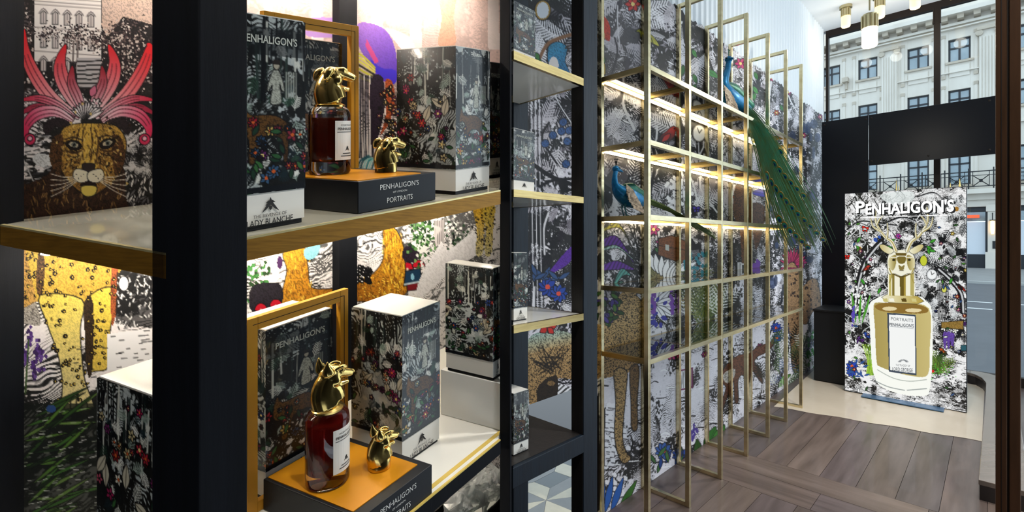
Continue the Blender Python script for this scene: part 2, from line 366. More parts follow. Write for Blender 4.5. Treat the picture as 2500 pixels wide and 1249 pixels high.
for x0, x1, y0, y1 in ((1292, 1330, 240, 760), (1700, 1712, 330, 460), (1560, 1580, 300, 470), (1660, 1672, 360, 520)):
    for q in range(int((x1-x0)/5)):
        x = x0+q*5; cv.line(sm([(x, y0), (x+2, (y0+y1)/2), (x+6, y1)], 6), 2, 'EDEBEE' if q % 2 else '100E14')
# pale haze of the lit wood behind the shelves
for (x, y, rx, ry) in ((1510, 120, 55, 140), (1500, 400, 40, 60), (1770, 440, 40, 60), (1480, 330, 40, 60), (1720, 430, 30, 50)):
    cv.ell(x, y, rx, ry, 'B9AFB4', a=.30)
# dark foliage clumps near the far end, bluish where daylight falls
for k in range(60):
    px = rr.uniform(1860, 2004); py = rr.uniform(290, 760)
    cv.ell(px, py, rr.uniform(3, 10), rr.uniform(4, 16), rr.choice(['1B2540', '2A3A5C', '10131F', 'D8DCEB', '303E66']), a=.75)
for k in range(220):                                   # white ground strokes at the bottom
    px = rr.uniform(1300, 2000); py = rr.uniform(840, 1230); l = rr.uniform(10, 34)
    cv.line(sm([(px, py), (px+l*.5, py-3+rr.uniform(-3, 3)), (px+l, py-2)], 3), rr.choice([2, 3]), '0E0D12' if rr.random() < .5 else 'F4F4F6')
for k in range(90):                                    # lily of the valley, bottom left
    px = rr.gauss(1484, 20); py = rr.uniform(985, 1215); cv.ell(px, py, 6, 7.5, 'EDEBF0'); cv.line([(px-4, py+5), (px+4, py+6)], 1.5, '15131A')
for x in (1466, 1478, 1492, 1510): cv.leaf(x, 1249, -1.35+(x-1480)*.01, 90, 16, '2C5CA8' if x < 1495 else '3B6B2A', edge=1.5)
cv.poly([(1456, 960), (1478, 1000), (1474, 1249), (1450, 1249)], '0D0B14', fur=.2)
# tan stag: hind quarters, barrel, chest and legs, dressed head with plumes
tan = dict(fur=.75)
cv.poly(sm([(1285, 860), (1310, 822), (1360, 812), (1400, 820), (1460, 790), (1500, 760), (1512, 720), (1545, 700), (1568, 690), (1572, 800), (1566, 868), (1540, 905), (1500, 918), (1455, 925), (1400, 925), (1360, 925), (1340, 960), (1335, 1010), (1310, 1000), (1292, 985)], 5, True), 'C2A06C', 'AF8A58', ((1400, 800), (1400, 930)), **tan)
cv.poly(sm([(1295, 820), (1350, 806), (1396, 815), (1396, 840), (1330, 850), (1292, 862)], 4, True), 'A9C3B6', 'C2A878', ((1340, 810), (1340, 850)), fur=.6)
cv.poly(sm([(1320, 935), (1345, 918), (1362, 925), (1362, 1010), (1318, 1000), (1310, 960)], 4, True), '2C2116', fur=.4); cv.ell(1345, 935, 10, 6, '8A6C44', fur=.5)
cv.poly([(1363, 935), (1396, 945), (1396, 1026), (1360, 1012)], 'F1F1F3', stripe=(1.1, 1.2, .8))
cv.poly(sm([(1500, 905), (1530, 905), (1528, 960), (1520, 1060), (1528, 1100), (1540, 1118), (1520, 1130), (1505, 1095), (1500, 1050), (1503, 980)], 4, True), 'B49260', fur=.65, edge=2)
cv.poly(sm([(1538, 900), (1560, 895), (1556, 980), (1556, 1045), (1542, 1045), (1540, 980)], 4, True), '7A5C38', fur=.6, edge=2)
for k in range(26): a = rr.uniform(0, 6.3); cv.line([(1340+rr.uniform(-40, 40), 870+rr.uniform(-30, 40)), (1352+rr.uniform(-40, 40), 878+rr.uniform(-30, 40))], 2, '1B140C')
cv.poly(sm([(1566, 690), (1580, 652), (1600, 640), (1626, 662), (1632, 672), (1612, 690), (1590, 688), (1578, 700)], 4, True), '6E7B4E', 'B09060', ((1570, 650), (1630, 680)), fur=.5, edge=1.5); cv.ell(1584, 660, 4, 4, '0A0A0A')
for (x, y, x2, y2, w_, c) in ((1548, 640, 1462, 590, 26, '5B2A92'), (1548, 655, 1462, 650, 22, '6A31A4'), (1552, 620, 1470, 560, 12, '8E8A32'), (1560, 610, 1490, 545, 12, '9C9440'), (1540, 670, 1492, 706, 18, '5FA79E'), (1556, 612, 1528, 545, 10, 'A9A24A'), (1545, 630, 1462, 612, 8, '9FBFB8'), (1535, 700, 1495, 720, 12, '79B6AE')):
    cv.poly(np.vstack([sm([(x, y), ((x+x2)/2, min(y, y2)-14), (x2, y2)], 6), sm([(x2, y2+w_*.5), ((x+x2)/2+4, min(y, y2)-14+w_), (x, y+4)], 6)]), c, stripe=(1.2, .6, .35), edge=1.5)
cv.poly(sm([(1340, 665), (1396, 600), (1396, 634), (1362, 660)], 4, True), '5C2B9C', fur=.2)
for (x, y, r, c) in ((1337, 700, 25, '22409A'), (1364, 716, 23, '28489E'), (1895, 800, 14, '2848B0'), (1897, 824, 12, '2848B0'), (1660, 1110, 20, '2C4C9A'), (1620, 1100, 22, '345A9E')): cv.flower(x, y, r, c, 9, 'D8503A', 1)
for k in range(9): cv.leaf(1300+rr.uniform(0, 70), 680+rr.uniform(-10, 10), rr.uniform(-3.1, 0), 34, 11, '33507E', edge=1)
cv.butterfly(1336, 800, 30, 'C22C22', .1); cv.poly([(1308, 1020), (1332, 1024), (1318, 1048)], 'A81C20')
for x, y in ((1350, 425-95), (1371, 320), (1390, 318), (1385, 345), (1331, 350), (1382, 400), (1375, 298)): cv.ell(x, y, 10, 10, '35588E', fur=.4, edge=1)
cv.line(sm([(1300, 400), (1345, 430), (1396, 450)], 5), 9, '100D12'); cv.line(sm([(1318, 455), (1350, 440), (1396, 436)], 5), 6, '100D12')
# oval mirror, blue bird, branch
cv.ell(1325, 25, 20, 25, 'A78236', edge=2); cv.ell(1325, 25, 15, 20, 'D9DDE2'); cv.line(sm([(1316, 145), (1340, 105), (1396, 84)], 5), 7, '8A6040')
cv.poly(sm([(1337, 128), (1342, 110), (1362, 102), (1382, 112), (1384, 128), (1380, 150), (1392, 185), (1360, 182), (1345, 165), (1338, 150)], 4, True), '3C9CC4', '2C6C9C', ((1350, 105), (1385, 185)), fur=.3, edge=1); cv.ell(1352, 160, 12, 22, 'E8DFDA'); cv.line([(1380, 118), (1390, 112)], 3, '3A2A20')
for x, y in ((1312, 140), (1318, 150), (1308, 128)): cv.leaf(x, y, 1.2, 22, 12, '3E7A34', edge=1)
# red bird, parrot, flowers, clock, suitcase and the rest of the wood
cv.poly(sm([(1462, 40), (1480, 45), (1490, 70), (1488, 100), (1472, 92), (1462, 96)], 4, True), 'C6402E', fur=.25); cv.ell(1468, 88, 9, 14, 'C09A60'); cv.leaf(1462, 120, 1.3, 50, 16, '4E8A4A', edge=1); cv.leaf(1465, 140, 1.3, 45, 14, 'C0A040', edge=1)
cv.bird(1580, 92, 30, '8E8A2E', 'C9C24A', -1); cv.bird(1630, 333, 32, 'B82C24', '1A1414', 1); cv.bird(1688, 718, 24, '1C1C2A', 'C63A2A', 1)
for x, y, r, c in ((1545, 10, 20, 'C23A36'), (1808, 155, 15, 'C2306E'), (1882, 190, 10, 'C2306E'), (1925, 225, 9, 'B8307A'), (1962, 330, 8, 'C2306E'), (2003, 285, 8, 'B8307A'), (1896, 275, 8, 'C2502C'), (1596, 560, 16, 'A83A78'), (1612, 590, 12, '9A3270'), (1855, 845, 8, 'A02A6A'), (1800, 480, 14, 'B04A3A'), (1868, 460, 16, '3A3FB0'), (1740, 820, 10, 'B02A4A'), (1720, 865, 8, 'C22C8A'), (1955, 640, 16, '8A2A5A'), (1995, 560, 9, '2A5A9A')): cv.flower(x, y, r, c, 6, 'E8D080', 1)
for x, y, a, l, c in ((1692, 180, 1.2, 26, '2F7A33'), (1690, 120, 1.1, 24, '3C8A3A'), (1725, 170, .6, 36, '35803A'), (1700, 205, 2.2, 30, '3A7A30'), (1668, 158, 1.7, 30, '2F6A30'), (1842, 175, 1.2, 22, '2F7A33'), (1838, 210, 1.0, 24, '3C8A3A'), (1842, 225, 1.6, 22, '3C8A3A'), (1905, 255, 1.2, 18, '2F7A33'), (1722, 1105, -1.2, 70, '2F6A26'), (1742, 1090, -1.1, 60, '3E7A2E'), (1708, 1120, -1.7, 50, '27501E'), (1905, 930, -.6, 30, '5C9A3A'), (1900, 945, -.9, 28, '4E8A32'), (1570, 500, -.8, 30, '3E7A3A'), (1598, 605, .6, 26, '3C7A3C')): cv.leaf(x, y, a, l, l*.42, c, edge=1, vein='1C3A18')
for x, y, r in ((1707, 325, 22), (1705, 268, 18)): cv.ell(x, y, r*.8, r, '8E8A86', edge=2); cv.ell(x, y, r*.65, r*.85, 'E6E4E0'); [cv.line([(x+r*.45*math.cos(q), y+r*.6*math.sin(q)), (x+r*.6*math.cos(q), y+r*.8*math.sin(q))], 2, '222') for q in ()]; cv.line([(x, y), (x+r*.3, y-r*.4)], 2, '1A1A1A'); cv.line([(x, y), (x-r*.2, y-r*.6)], 2, '1A1A1A')
cv.poly([(1608, 582), (1640, 574), (1684, 592), (1684, 650), (1640, 634), (1606, 622)], '7A4A2C', fur=.3, edge=2); cv.line([(1607, 598), (1684, 612)], 2, '2A1A10'); cv.poly([(1624, 596), (1633, 598), (1633, 612), (1624, 610)], 'B0B4B0')
for q in range(9): cv.leaf(1600+q*7, 686-abs(q-4)*6, -1.9+q*.18, 50, 16, 'F3F1F4', edge=1.2)
for q in range(9): cv.leaf(1600, 745, -2.6+q*.45, 55, 18, 'EFEDF2', edge=1.2, vein='3A3A44')
for q in range(24): cv.ell(1575+rr.uniform(0, 55), 745+rr.uniform(-15, 60), 4, 7, '3A3A9A', rot=rr.uniform(0, 3))
for q in range(30): cv.ell(1475+rr.uniform(-16, 40), 740+rr.uniform(-25, 50), 10, 5, rr.choice(['3E6A2E', '4E7A34', '2A4A22', '4A3A8A']), rot=rr.uniform(0, 3), edge=1)
for x in (1596, 1640, 1655): [cv.ell(x+rr.uniform(-4, 4), 730+rr.uniform(-40, 40), 4, 6, '7A4AA8') for q in range(16)]
for q in range(50): cv.ell(1655+rr.gauss(0, 18), 470+rr.gauss(0, 30), 4, 5, 'EDEBEE')
for q in range(40): cv.frond(rr.uniform(1660, 1760), rr.uniform(720, 800), rr.uniform(-2.2, -.8), 60, rr.choice(['5A6A2E', '7A7A3A', '2E3A1E', 'EDECE6']), 7, .4, .2, 2)
for q in range(30): cv.ell(1690+rr.gauss(0, 14), 640+rr.gauss(0, 14), 4, 5, '2E7A8A')
cv.butterfly(1700, 512, 12, '4A3AA0'); cv.butterfly(1657, 60, 14, 'E0E0E0'); cv.butterfly(1640, 870, 16, 'B0306A')
cv.poly(sm([(1795, 455), (1815, 440), (1832, 520), (1820, 620), (1812, 640), (1806, 560), (1790, 520)], 4, True), '6A4226', fur=.6); cv.poly(sm([(1832, 500), (1862, 500), (1866, 540), (1846, 610), (1838, 560)], 4, True), '5A3A26', fur=.6)
for q in range(8): cv.leaf(1832, 470, -1.2+q*.2, 50, 9, 'EDEDF2' if q < 5 else '2E30A0', edge=1)
cv.poly([(1800, 640), (1812, 640), (1812, 680), (1800, 680)], 'E0E0E0', stripe=(2.2, 0, .7)); [cv.ell(1846+rr.uniform(-8, 8), 650+rr.uniform(-14, 14), 3, 6, '6A3AA0') for q in range(20)]
# fox
cv.poly(sm([(1760, 930), (1770, 895), (1800, 868), (1830, 862), (1850, 845), (1880, 835), (1890, 820), (1886, 845), (1866, 862), (1850, 870), (1842, 885), (1856, 900), (1862, 935), (1852, 925), (1836, 905), (1830, 935), (1838, 960), (1824, 930), (1812, 915), (1802, 930), (1803, 978), (1794, 980), (1790, 930), (1776, 968), (1764, 998), (1760, 985), (1772, 945)], 4, True), '7A4630', '5E3A2C', ((1770, 860), (1870, 900)), fur=.5, edge=1.5)
cv.poly(sm([(1764, 920), (1775, 905), (1795, 900), (1790, 925), (1775, 935)], 3, True), 'C8BFB4', fur=.4)
# leopard towards the end of the wall, with its pink crest
for q in range(12): cv.leaf(1936, 650, -2.7+q*.2, 48-abs(q-6)*2, 8, rr.choice(['B02A5A', 'C23A6A', 'E0D6D8', '8A1E44']), edge=1)
cv.poly(sm([(1920, 660), (1936, 640), (1950, 662), (1956, 700), (1980, 680), (1998, 690), (2004, 760), (1985, 760), (1970, 790), (1955, 800), (1950, 900), (1935, 900), (1928, 820), (1918, 760)], 4, True), 'A9845C', '8C6A4A', ((1930, 650), (1930, 900)), fur=.35, edge=1.5)
for q in range(90): cv.ell(rr.uniform(1920, 2000), rr.uniform(665, 880) if rr.random() < .5 else rr.uniform(665, 780), 2.2, 3, '241812', a=.8)
for q in range(40): cv.frond(rr.uniform(1860, 2000), rr.uniform(830, 960), rr.uniform(-2.6, -.5), 40, rr.choice(['2E3A26', '3E5A2E', 'D8DAD2', '101410', '5A6A8A']), 6, .4, .3, 2)
for q in range(30): cv.ell(rr.uniform(1968, 1996), rr.uniform(800, 900), 3, 6, rr.choice(['F0F0F4', '3E8A3A']))
cv.poly([(1655, 905), (1690, 898), (1690, 940), (1655, 950)], 'EDEDF0', stripe=(2.4, 0, .6)); cv.line([(1655, 905), (1690, 898), (1690, 945), (1655, 952), (1655, 905)], 4, '6A2450')
for q in range(12): cv.ell(1695+rr.gauss(0, 5), 1055+rr.uniform(-22, 22), 3, 6, '4A3A8A')
for q in range(14): cv.leaf(1600+rr.uniform(0, 90), 1170-rr.uniform(0, 60), rr.uniform(-2.4, -.7), 32, 9, rr.choice(['22407E', '2C5090', '1A2E5A', '3E6A3A']), edge=1)

floor = MB(R).box(-2.5, 7.3, -1.0, 6.5, -.16, -.013).build('floor', 'bench_dark', kind='structure', origin=(0, 0, 0))
wl = MB(R).box(2.10, 7.2, VW+.026, VW+.11, 0, 4.2).box(1.15, 2.10, VW+.026, VW+.11, .74, 4.2)
wall = wl.build('wall_left', 'white_wall', kind='structure', origin=R(4.2, VW, 0))
k0 = int(np.searchsorted(colpx, 1452))
def mural_panel(c0, c1, r1):
    zz = ZZ[:r1, c0:c1].copy(); uu = UU[:r1, c0:c1]
    zz = np.minimum(zz, MZ-.02-.022*np.abs(np.sin(uu*30))+.008*np.sin(uu*11))           # scalloped upper edge
    P = np.stack([uu*AX[0]+VW*BX[0], uu*AX[1]+VW*BX[1], zz], -1)
    class Q: pass
    q = Q(); q.img = cv.img[:r1, c0:c1]
    o = grid_mesh('mural_paper', q, P, wall, 'mural'); tag(o, 'black and white engraved woodland mural paper with coloured beasts, birds and flowers'); return o
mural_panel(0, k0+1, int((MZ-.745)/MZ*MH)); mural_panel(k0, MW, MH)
# white ribbed boarding above the mural
rb = MB(R); rp = .09
rb.add([(2.0+i*rp/6, VW-.012-.016*max(0, math.sin(i*PI/3)), z) for i in range(int((7.15-2.0)/rp*6)) for z in (3.0, 4.2)],
       [(2*i, 2*i+2, 2*i+3, 2*i+1) for i in range(int((7.15-2.0)/rp*6)-1)])
# set the boarding back behind the paper's upper edge
rb.v = [tuple(np.add(p, np.multiply((BX[0], BX[1], 0), .031))) for p in rb.v]
rb.build('ribbed_boarding', 'white_wall', wall, label='white vertically ribbed wall boarding')
MB(R).box(-2.6, 7.25, -1.75, 3.2, 4.2, 4.3).build('ceiling', 'ceiling', kind='structure')
# the shop's dark walls around and behind the viewer; the street side stays glazed beyond them
MB(R).box(-2.6, -2.5, -1.75, 3.2, -.013, 4.2).build('wall_back', 'navy', kind='structure')
MB(R).box(-2.5, 1.95, 3.1, 3.2, -.013, 4.2).build('wall_far', 'navy', kind='structure')
MB(R).box(-2.5, 2.4, -1.75, -1.65, -.013, 4.2).build('wall_right', 'navy', kind='structure')

# timber floor: each plank a piece; boards along the aisle, a band of boards across it
def grain(m, ang):
    mp = [n for n in m.node_tree.nodes if n.type == 'MAPPING'][0]; mp.vector_type = 'TEXTURE'; mp.inputs['Rotation'].default_value = (0, 0, ang); mp.inputs['Scale'].default_value = (3.5, .35, 1); return m
wood = [mat('oak_%d' % i, c, .34, coat=.12, noise=.95, col2=d, nscale=5, stretch=(1, 1, 1), bump=.12) for i, (c, d) in 2*list(enumerate((('62544E', '463B36'), ('5A4E49', '3F3531'), ('695B54', '4C4039'), ('544B4A', '3A3231'), ('5E5251', '423836'))))]
for i, m_ in enumerate(wood): grain(m_, math.atan2(AX[1], AX[0])+(PI/2 if i > 4 else 0))
def plank(u0, u1, v0, v1, k):
    g = .0012; MB(R).box(u0+g, u1-g, v0+g, v1-g, -.013, random.uniform(-.0006, .0006)).build('plank', wood[k % 5+(5 if v1-v0 > u1-u0 else 0)], floor)
k = 0
for i in range(13):
    v0 = -.93+i*.19
    plank(3.54, 5.2, v0, min(v0+.19, VW), k); k += 2
    off = (0, .5, .25)[i % 3]; plank(2.62-off, 3.06, v0, min(v0+.19, VW), k); plank(1.5, 2.62-off, v0, min(v0+.19, VW), k+1); k += 1
for i, u0 in enumerate((3.06, 3.30)):
    e = [-.93, .25, VW] if i else [-.93, .72, VW]
    for a_, b_ in zip(e, e[1:]): plank(u0, u0+.24, a_, b_, k); k += 1
for i in range(6): plank(5.2, 7.3, -.93+i*.41, -.93+(i+1)*.41, k); k += 3
# patterned tile floor beyond the wall opening
for n, c in (('tile_cream', 'C9BFA2'), ('tile_grey', '6B6C68'), ('tile_green', '163236'), ('tile_dark', '17191C')): mat(n, c, .3, noise=.25, nscale=14, coat=.2)
def zf(x, y): return (1240+x/5.454, 1020+y/5.454)
st = (510, 1092)
tiles = [('tile_cream', [(95, 910), (350, 850), (560, 930), st]), ('tile_green', [(350, 850), (620, 710), (830, 785), (560, 930)]), ('tile_grey', [(560, 930), (830, 785), (1000, 700), (1000, 835), st]),
         ('tile_cream', [st, (1000, 835), (1000, 1030)]), ('tile_grey', [st, (1000, 1030), (1000, 1290)]), ('tile_cream', [st, (1000, 1290), (1000, 1420), (450, 1420)]), ('tile_grey', [st, (450, 1420), (30, 1330), (200, 1260)]),
         ('tile_cream', [st, (200, 1260), (-20, 1300), (-60, 1230), (165, 1147)]), ('tile_dark', [(-60, 1040), (165, 1147), (-60, 1230)]), ('tile_grey', [(95, 912), st, (165, 1147), (-60, 1040), (-60, 950)]),
         ('tile_cream', [(620, 710), (640, 640), (730, 600), (1000, 690), (1000, 698), (830, 783)]), ('tile_grey', [(97, 908), (-40, 950), (180, 855), (640, 640), (620, 708), (350, 848)]), ('tile_green', [(730, 600), (640, 638), (180, 850), (300, 700), (700, 480), (1000, 540), (1000, 685)])]
for m_, pl in tiles:
    pts = []
    for x, y in pl: q = room_at(*zf(x, y), 2, 0); pts.append((q[0], q[1]))
    c = np.mean(pts, 0); pts = [tuple(c+(np.array(p)-c)*.992) for p in pts]
    MB(R).prism(pts, -.013, 0).build('floor_tile', m_, floor)
# ================================================================== window end of the shop
pap = MB(R); n1, n2 = 26, 20
c4 = [np.array(q) for q in ((4.741, 1.40), (5.026, .056), (6.95, .056), (6.95, 1.49))]
vs_ = []
for i in range(n1+1):
    for j in range(n2+1):
        s_, t_ = i/n1, j/n2; p = (c4[0]*(1-t_)+c4[1]*t_)*(1-s_)+(c4[3]*(1-t_)+c4[2]*t_)*s_
        e_ = min(1, 6*s_, 8*t_, 8*(1-t_)); vs_.append((p[0]+.012*math.sin(j*1.1)*(i == 0), p[1], .002+.010*e_*float(fbm(p[0]*2.2, p[1]*3.1, 1, 2))))
pap.add(vs_, [(i*(n2+1)+j, (i+1)*(n2+1)+j, (i+1)*(n2+1)+j+1, i*(n2+1)+j+1) for i in range(n1) for j in range(n2)])
pap.build('paper_sheet', 'kraft', smooth=True, label='crinkled brown kraft paper sheet covering the floor under the window display', cat='paper')
# low curved timber sill bench along the shop front
inn = [(3.883, .057), (4.641, .052), (5.516, .046), (6.2, .044), (6.62, .045), (6.82, .075), (6.95, .13), (7.03, .22), (7.06, .5), (7.06, 1.4)]
out = [(7.12, 1.4), (7.12, .1), (7.09, .02), (7.0, -.06), (6.8, -.12), (6.3, -.15), (3.883, -.15)]
sb = thing('sill_bench', R(5, 0, 0), 'low curved dark timber sill bench running along the shop front glass', 'bench')
MB(R).prism(inn+out, .085, .115).build('bench_top', 'bench_wood', sb, bev=.003)
MB(R).prism([(u, v-.004) if u < 6.7 else (u+.004, v-.004) for u, v in inn]+out, -.013, .085).build('bench_front', 'bench_dark', sb)
# bronze shopfront column
tr = MB(R).box(3.2, 3.26, -.048, -.010, 0, 4.2).box(3.2, 3.26, -.092, -.055, 0, 4.2).build('trim_1', 'bronze', kind='structure', bev=.003)
MB(R).box(3.215, 3.26, -.056, -.047, 0, 4.2).build('recess_strip', 'bronze_dark', tr)
MB(R).box(3.195, 3.2, -.031, -.028, 0, 4.2).build('recess_strip', 'bronze_dark', tr)
# tall shop window behind the panels
win = MB(R).box(7.15, 7.22, -.9, VW, 4.12, 4.2).box(7.15, 7.22, -.9, VW, 0, .1).box(7.14, 7.22, .41, .466, .1, 4.12).box(7.15, 7.22, VW-.03, VW, .1, 4.12).box(7.14, 7.22, -.9, -.84, .1, 4.12)
win = win.build('window_1', 'bronze_dark', kind='structure')
for v0, v1 in ((-.84, .41), (.466, VW-.03)): MB(R).box(7.18, 7.19, v0, v1, .1, 4.12).build('pane', 'window_pane', win)
for v_ in (.41, .466): MB(R).box(7.13, 7.16, v_-.006, v_+.006, 3.95, 4.12).build('bracket', 'bronze_dark', win)
# black panels screening the window
p1 = thing('window_panel', R(6.6, 1.2, 0), 'tall black upright panel screening the window beside the mural', 'panel')
MB(R).box(6.59, 6.61, .98, 1.425, 0, 2.92).build('board', 'black_panel', p1, bev=.002)
p2_ = thing('window_panel', R(6.6, .46, 2.355), 'wide black overhead panel bridging the window above the lit poster', 'panel')
MB(R).box(6.59, 6.61, -.06, .975, 2.355, 2.92).build('board', 'black_panel', p2_, bev=.002)
for p, lst in ((p1, ((1.40, 2.88), (1.0, 2.88), (1.0, 2.40))), (p2_, ((.95, 2.88), (.95, 2.40), (.47, 2.88), (.47, 2.40), (.02, 2.88), (.02, 2.40)))):
    for v, z in lst: MB(R).ball((6.588, v, z), .005, .011, .011, 8, 5).build('bolt', 'bronze_dark', p)
# black display pedestal
pd = thing('display_pedestal', R(6.2, 1.2, 0), 'square matt black display pedestal between the mural and the poster', 'pedestal')
MB(R).box(5.94, 6.45, 1.075, 1.36, 0.012, .755).build('pedestal_body', 'black_plinth', pd, bev=.003)
MB(R).box(5.93, 6.46, 1.065, 1.37, .755, .775).build('pedestal_top', 'black_plinth', pd, bev=.002)

# ------------------------------------------------------------------ lit poster
PU, PV0, PV1, PH = 5.73, .157, 1.045, 1.985
ps = thing('lightbox_poster', R(PU, .6, .012), 'tall backlit poster of a gold stag headed perfume bottle standing on the floor', 'poster')
MB(R).box(PU+.004, PU+.10, PV0, PV1, .012, PH).build('lightbox_case', 'black_panel', ps, bev=.002)
PW_, PHH = 300, 540
def p_tf(px, py):
    px = np.asarray(px, float); py = np.asarray(py, float); x = (px-CX)/F; t = PU/(x*AX[0]+AX[1]); v = t*(x*BX[0]+BX[1]); z = HC+(HY-py)/F*t
    return (PV1-.004-v)/(PV1-PV0-.008)*(PW_-1), (PH-.004-z)/(PH-.02)*(PHH-1)
gv, gz = np.meshgrid(np.linspace(PV1-.004, PV0+.004, PW_), np.linspace(PH-.004, .016, PHH))
pc = Canvas(PW_, PHH, p_tf, -gv, -gz); pc.scale = .95
pc.ink(120, 110, .50+.22*sst(.7, .3, gz)+.12*sst(1.5, 1.9, gz)-.1*sst(.4, .8, gz)*sst(1.6, 1.2, gz), 15, 3, .2, .8, pale=1., dark=.05)
rr = random.Random(5)
for k in range(420):
    px = rr.uniform(2066, 2362); py = rr.uniform(470, 830); c = rr.choice(['E9ECEC', 'F4F6F6', '15171A', '0E1012', 'CFD4D6'])
    if px > 2240: pc.frond(px, py, rr.uniform(0, 6.3), rr.uniform(14, 40), c, 7, .4, rr.uniform(-.6, .6), 1.6)
    else: pc.line(sm([(px, py), (px+rr.uniform(-16, 16), py-12), (px+rr.uniform(-30, 30), py-30)], 4), rr.choice([1.2, 2]), c)
for P_, w_ in (([(2068, 560), (2100, 540), (2150, 545), (2190, 550)], 4), ([(2085, 750), (2095, 690), (2110, 640), (2135, 605), (2150, 590)], 14), ([(2350, 760), (2345, 715), (2318, 680), (2290, 655)], 12), ([(2240, 480), (2280, 470), (2310, 495)], 3), ([(2160, 545), (2200, 530), (2235, 540)], 5)):
    pc.line(sm(P_, 6), w_, '1B1B1E'); pc.line(sm([(x+2, y+2) for x, y in P_], 6), w_*.35, 'C9CCCE')
for q in range(8): x = 2290+q*3.5; pc.line([(x, 690), (x+1, 780)], 1.5, '17181A')
pc.poly(sm([(2150, 475), (2190, 468), (2230, 470), (2225, 492), (2180, 500), (2160, 490)], 4, True), 'E4ECEA', a=.8)
for k in range(260):
    px = rr.uniform(2068, 2360); py = rr.uniform(880, 1000); l = rr.uniform(6, 18); pc.line([(px, py), (px+l, py+l*.18)], rr.choice([1.2, 1.8]), '101113' if rr.random() < .55 else 'F6F8F8')
pc.butterfly(2112, 560, 11, 'E0281E', .2); pc.butterfly(2068, 628, 9, 'E0281E'); pc.butterfly(2285, 760, 5, '2A48B0'); pc.butterfly(2313, 738, 4, 'D02020')
pc.flower(2193, 576, 8, 'C84AA8', 6, '6A40B0'); [pc.ell(2142+rr.uniform(-8, 8), 583+rr.uniform(-8, 6), 3, 3, '2A50A8') for q in range(12)]
for x, y, c in ((2098, 607, 'A87A30'), (2335, 510, 'A87A30')): pc.ell(x, y, 6, 6, c)
for x, y, a in ((2085, 600, .4), (2092, 592, -1), (2165, 600, .5), (2170, 590, -.4), (2262, 600, .6), (2266, 605, 1.4), (2270, 592, -.5), (2258, 620, 2), (2268, 610, .2), (2102, 680, 1), (2150, 702, 2), (2325, 678, 2)): pc.leaf(x, y, a, 17, 7, '3E9A2E', edge=.8)
pc.ell(2255, 636, 9, 13, 'C6CE3A', edge=1); pc.ell(2305, 706, 6, 8, 'D8D860', edge=1); pc.bird(2115, 656, 12, 'D8402A', '1C1C1C', 1); pc.bird(2345, 702, 13, '1C1C1C', 'D83020', -1); pc.bird(2118, 820, 13, '2A50B0', '1A2A60', -1); pc.bird(2302, 858, 12, 'D85A20', '2A2A2A', -1)
for x, y, r in ((2275, 670, 13),): pc.ell(x, y, r, r, 'DDE1E2', edge=1); pc.ell(x, y, r-3, r-3, 'F6F8F8'); pc.line([(x, y), (x+6, y-4)], 1.5, '1A1A1A'); pc.line([(x, y), (x-2, y-8)], 1.5, '1A1A1A')
for q in range(40): pc.ell(2098+rr.gauss(0, 10), 735+rr.gauss(0, 18), 2.6, 3, 'F6F8F6')
for x in (2090, 2097, 2104): pc.leaf(x, 790, -1.5+(x-2097)*.03, 80, 6, '4E9A30')
for q in range(26): pc.ell(2083+rr.uniform(-3, 3), 770+rr.uniform(-25, 25), 2, 3, '5A48B0')
for x, y in ((2098, 825), (2105, 830), (2092, 832), (2347, 785), (2355, 790), (2340, 795)): pc.flower(x, y, 6, '7A3AA8', 5, '2A1A40')
for q in range(14): pc.line(sm([(2115+q*1.6, 915), (2118+q*2, 880), (2105+q*4, 840)], 4), 2, rr.choice(['8ABF2E', 'A8CE3A', '6A9A24']))
pc.flower(2080, 893, 15, '2448B8', 9, 'D8602A'); pc.flower(2079, 907, 13, '2448B8', 9, 'D8602A'); [pc.leaf(2085+rr.uniform(-15, 25), 915+rr.uniform(-30, 8), rr.uniform(0, 6.3), 16, 5, '2A5090') for q in range(12)]
for q in range(16): pc.frond(2285+rr.uniform(-12, 14), 920+rr.uniform(-20, 4), rr.uniform(-2.6, -.8), 44, rr.choice(['4E6A2A', '6E8A34', '35501E']), 8, .35, .2, 1.6)
for x in (2307, 2316, 2325): pc.poly(sm([(x-5, 815+abs(x-2316)*.3), (x, 808), (x+5, 815), (x+2, 848), (x-2, 848)], 3, True), '6A4AA8', fur=.3)
for x, y in ((2304, 800), (2316, 798), (2332, 806)): pc.flower(x, y, 9, 'F6F8F4', 5, 'E0E4C0')
pc.poly([(2298, 786), (2352, 782), (2352, 804), (2298, 800)], '9A7A3A', fur=.3, edge=1); pc.poly([(2346, 842), (2360, 842), (2360, 856), (2346, 856)], '2A5A66', edge=1)
pc.butterfly(2290, 918, 8, 'F0F0F0'); pc.ell(2277, 906, 4, 4, 'D02020'); [pc.ell(2290+rr.gauss(0, 22), 905+rr.gauss(0, 10), 1.2, 1.2, '5ACE3A') for q in range(40)]
for k in range(60):
    px = rr.choice([rr.uniform(2068, 2128), rr.uniform(2280, 2360)]); py = rr.uniform(540, 960); pc.leaf(px, py, rr.uniform(0, 6.3), rr.uniform(7, 14), 5, rr.choice(['4E8A34', '2E5A2A', 'DDE2E0', '14181A', '3A5A8A', 'F0F2F2']), edge=.8)
for k in range(26):
    px = rr.choice([rr.uniform(2068, 2126), rr.uniform(2284, 2358)]); py = rr.uniform(560, 950); pc.flower(px, py, rr.uniform(3, 6), rr.choice(['7A3AA8', 'C83A2A', '2A58B0', 'F4F4F0', 'E0C040', 'B84A8A']), 5, 'F0E0A0', .6)
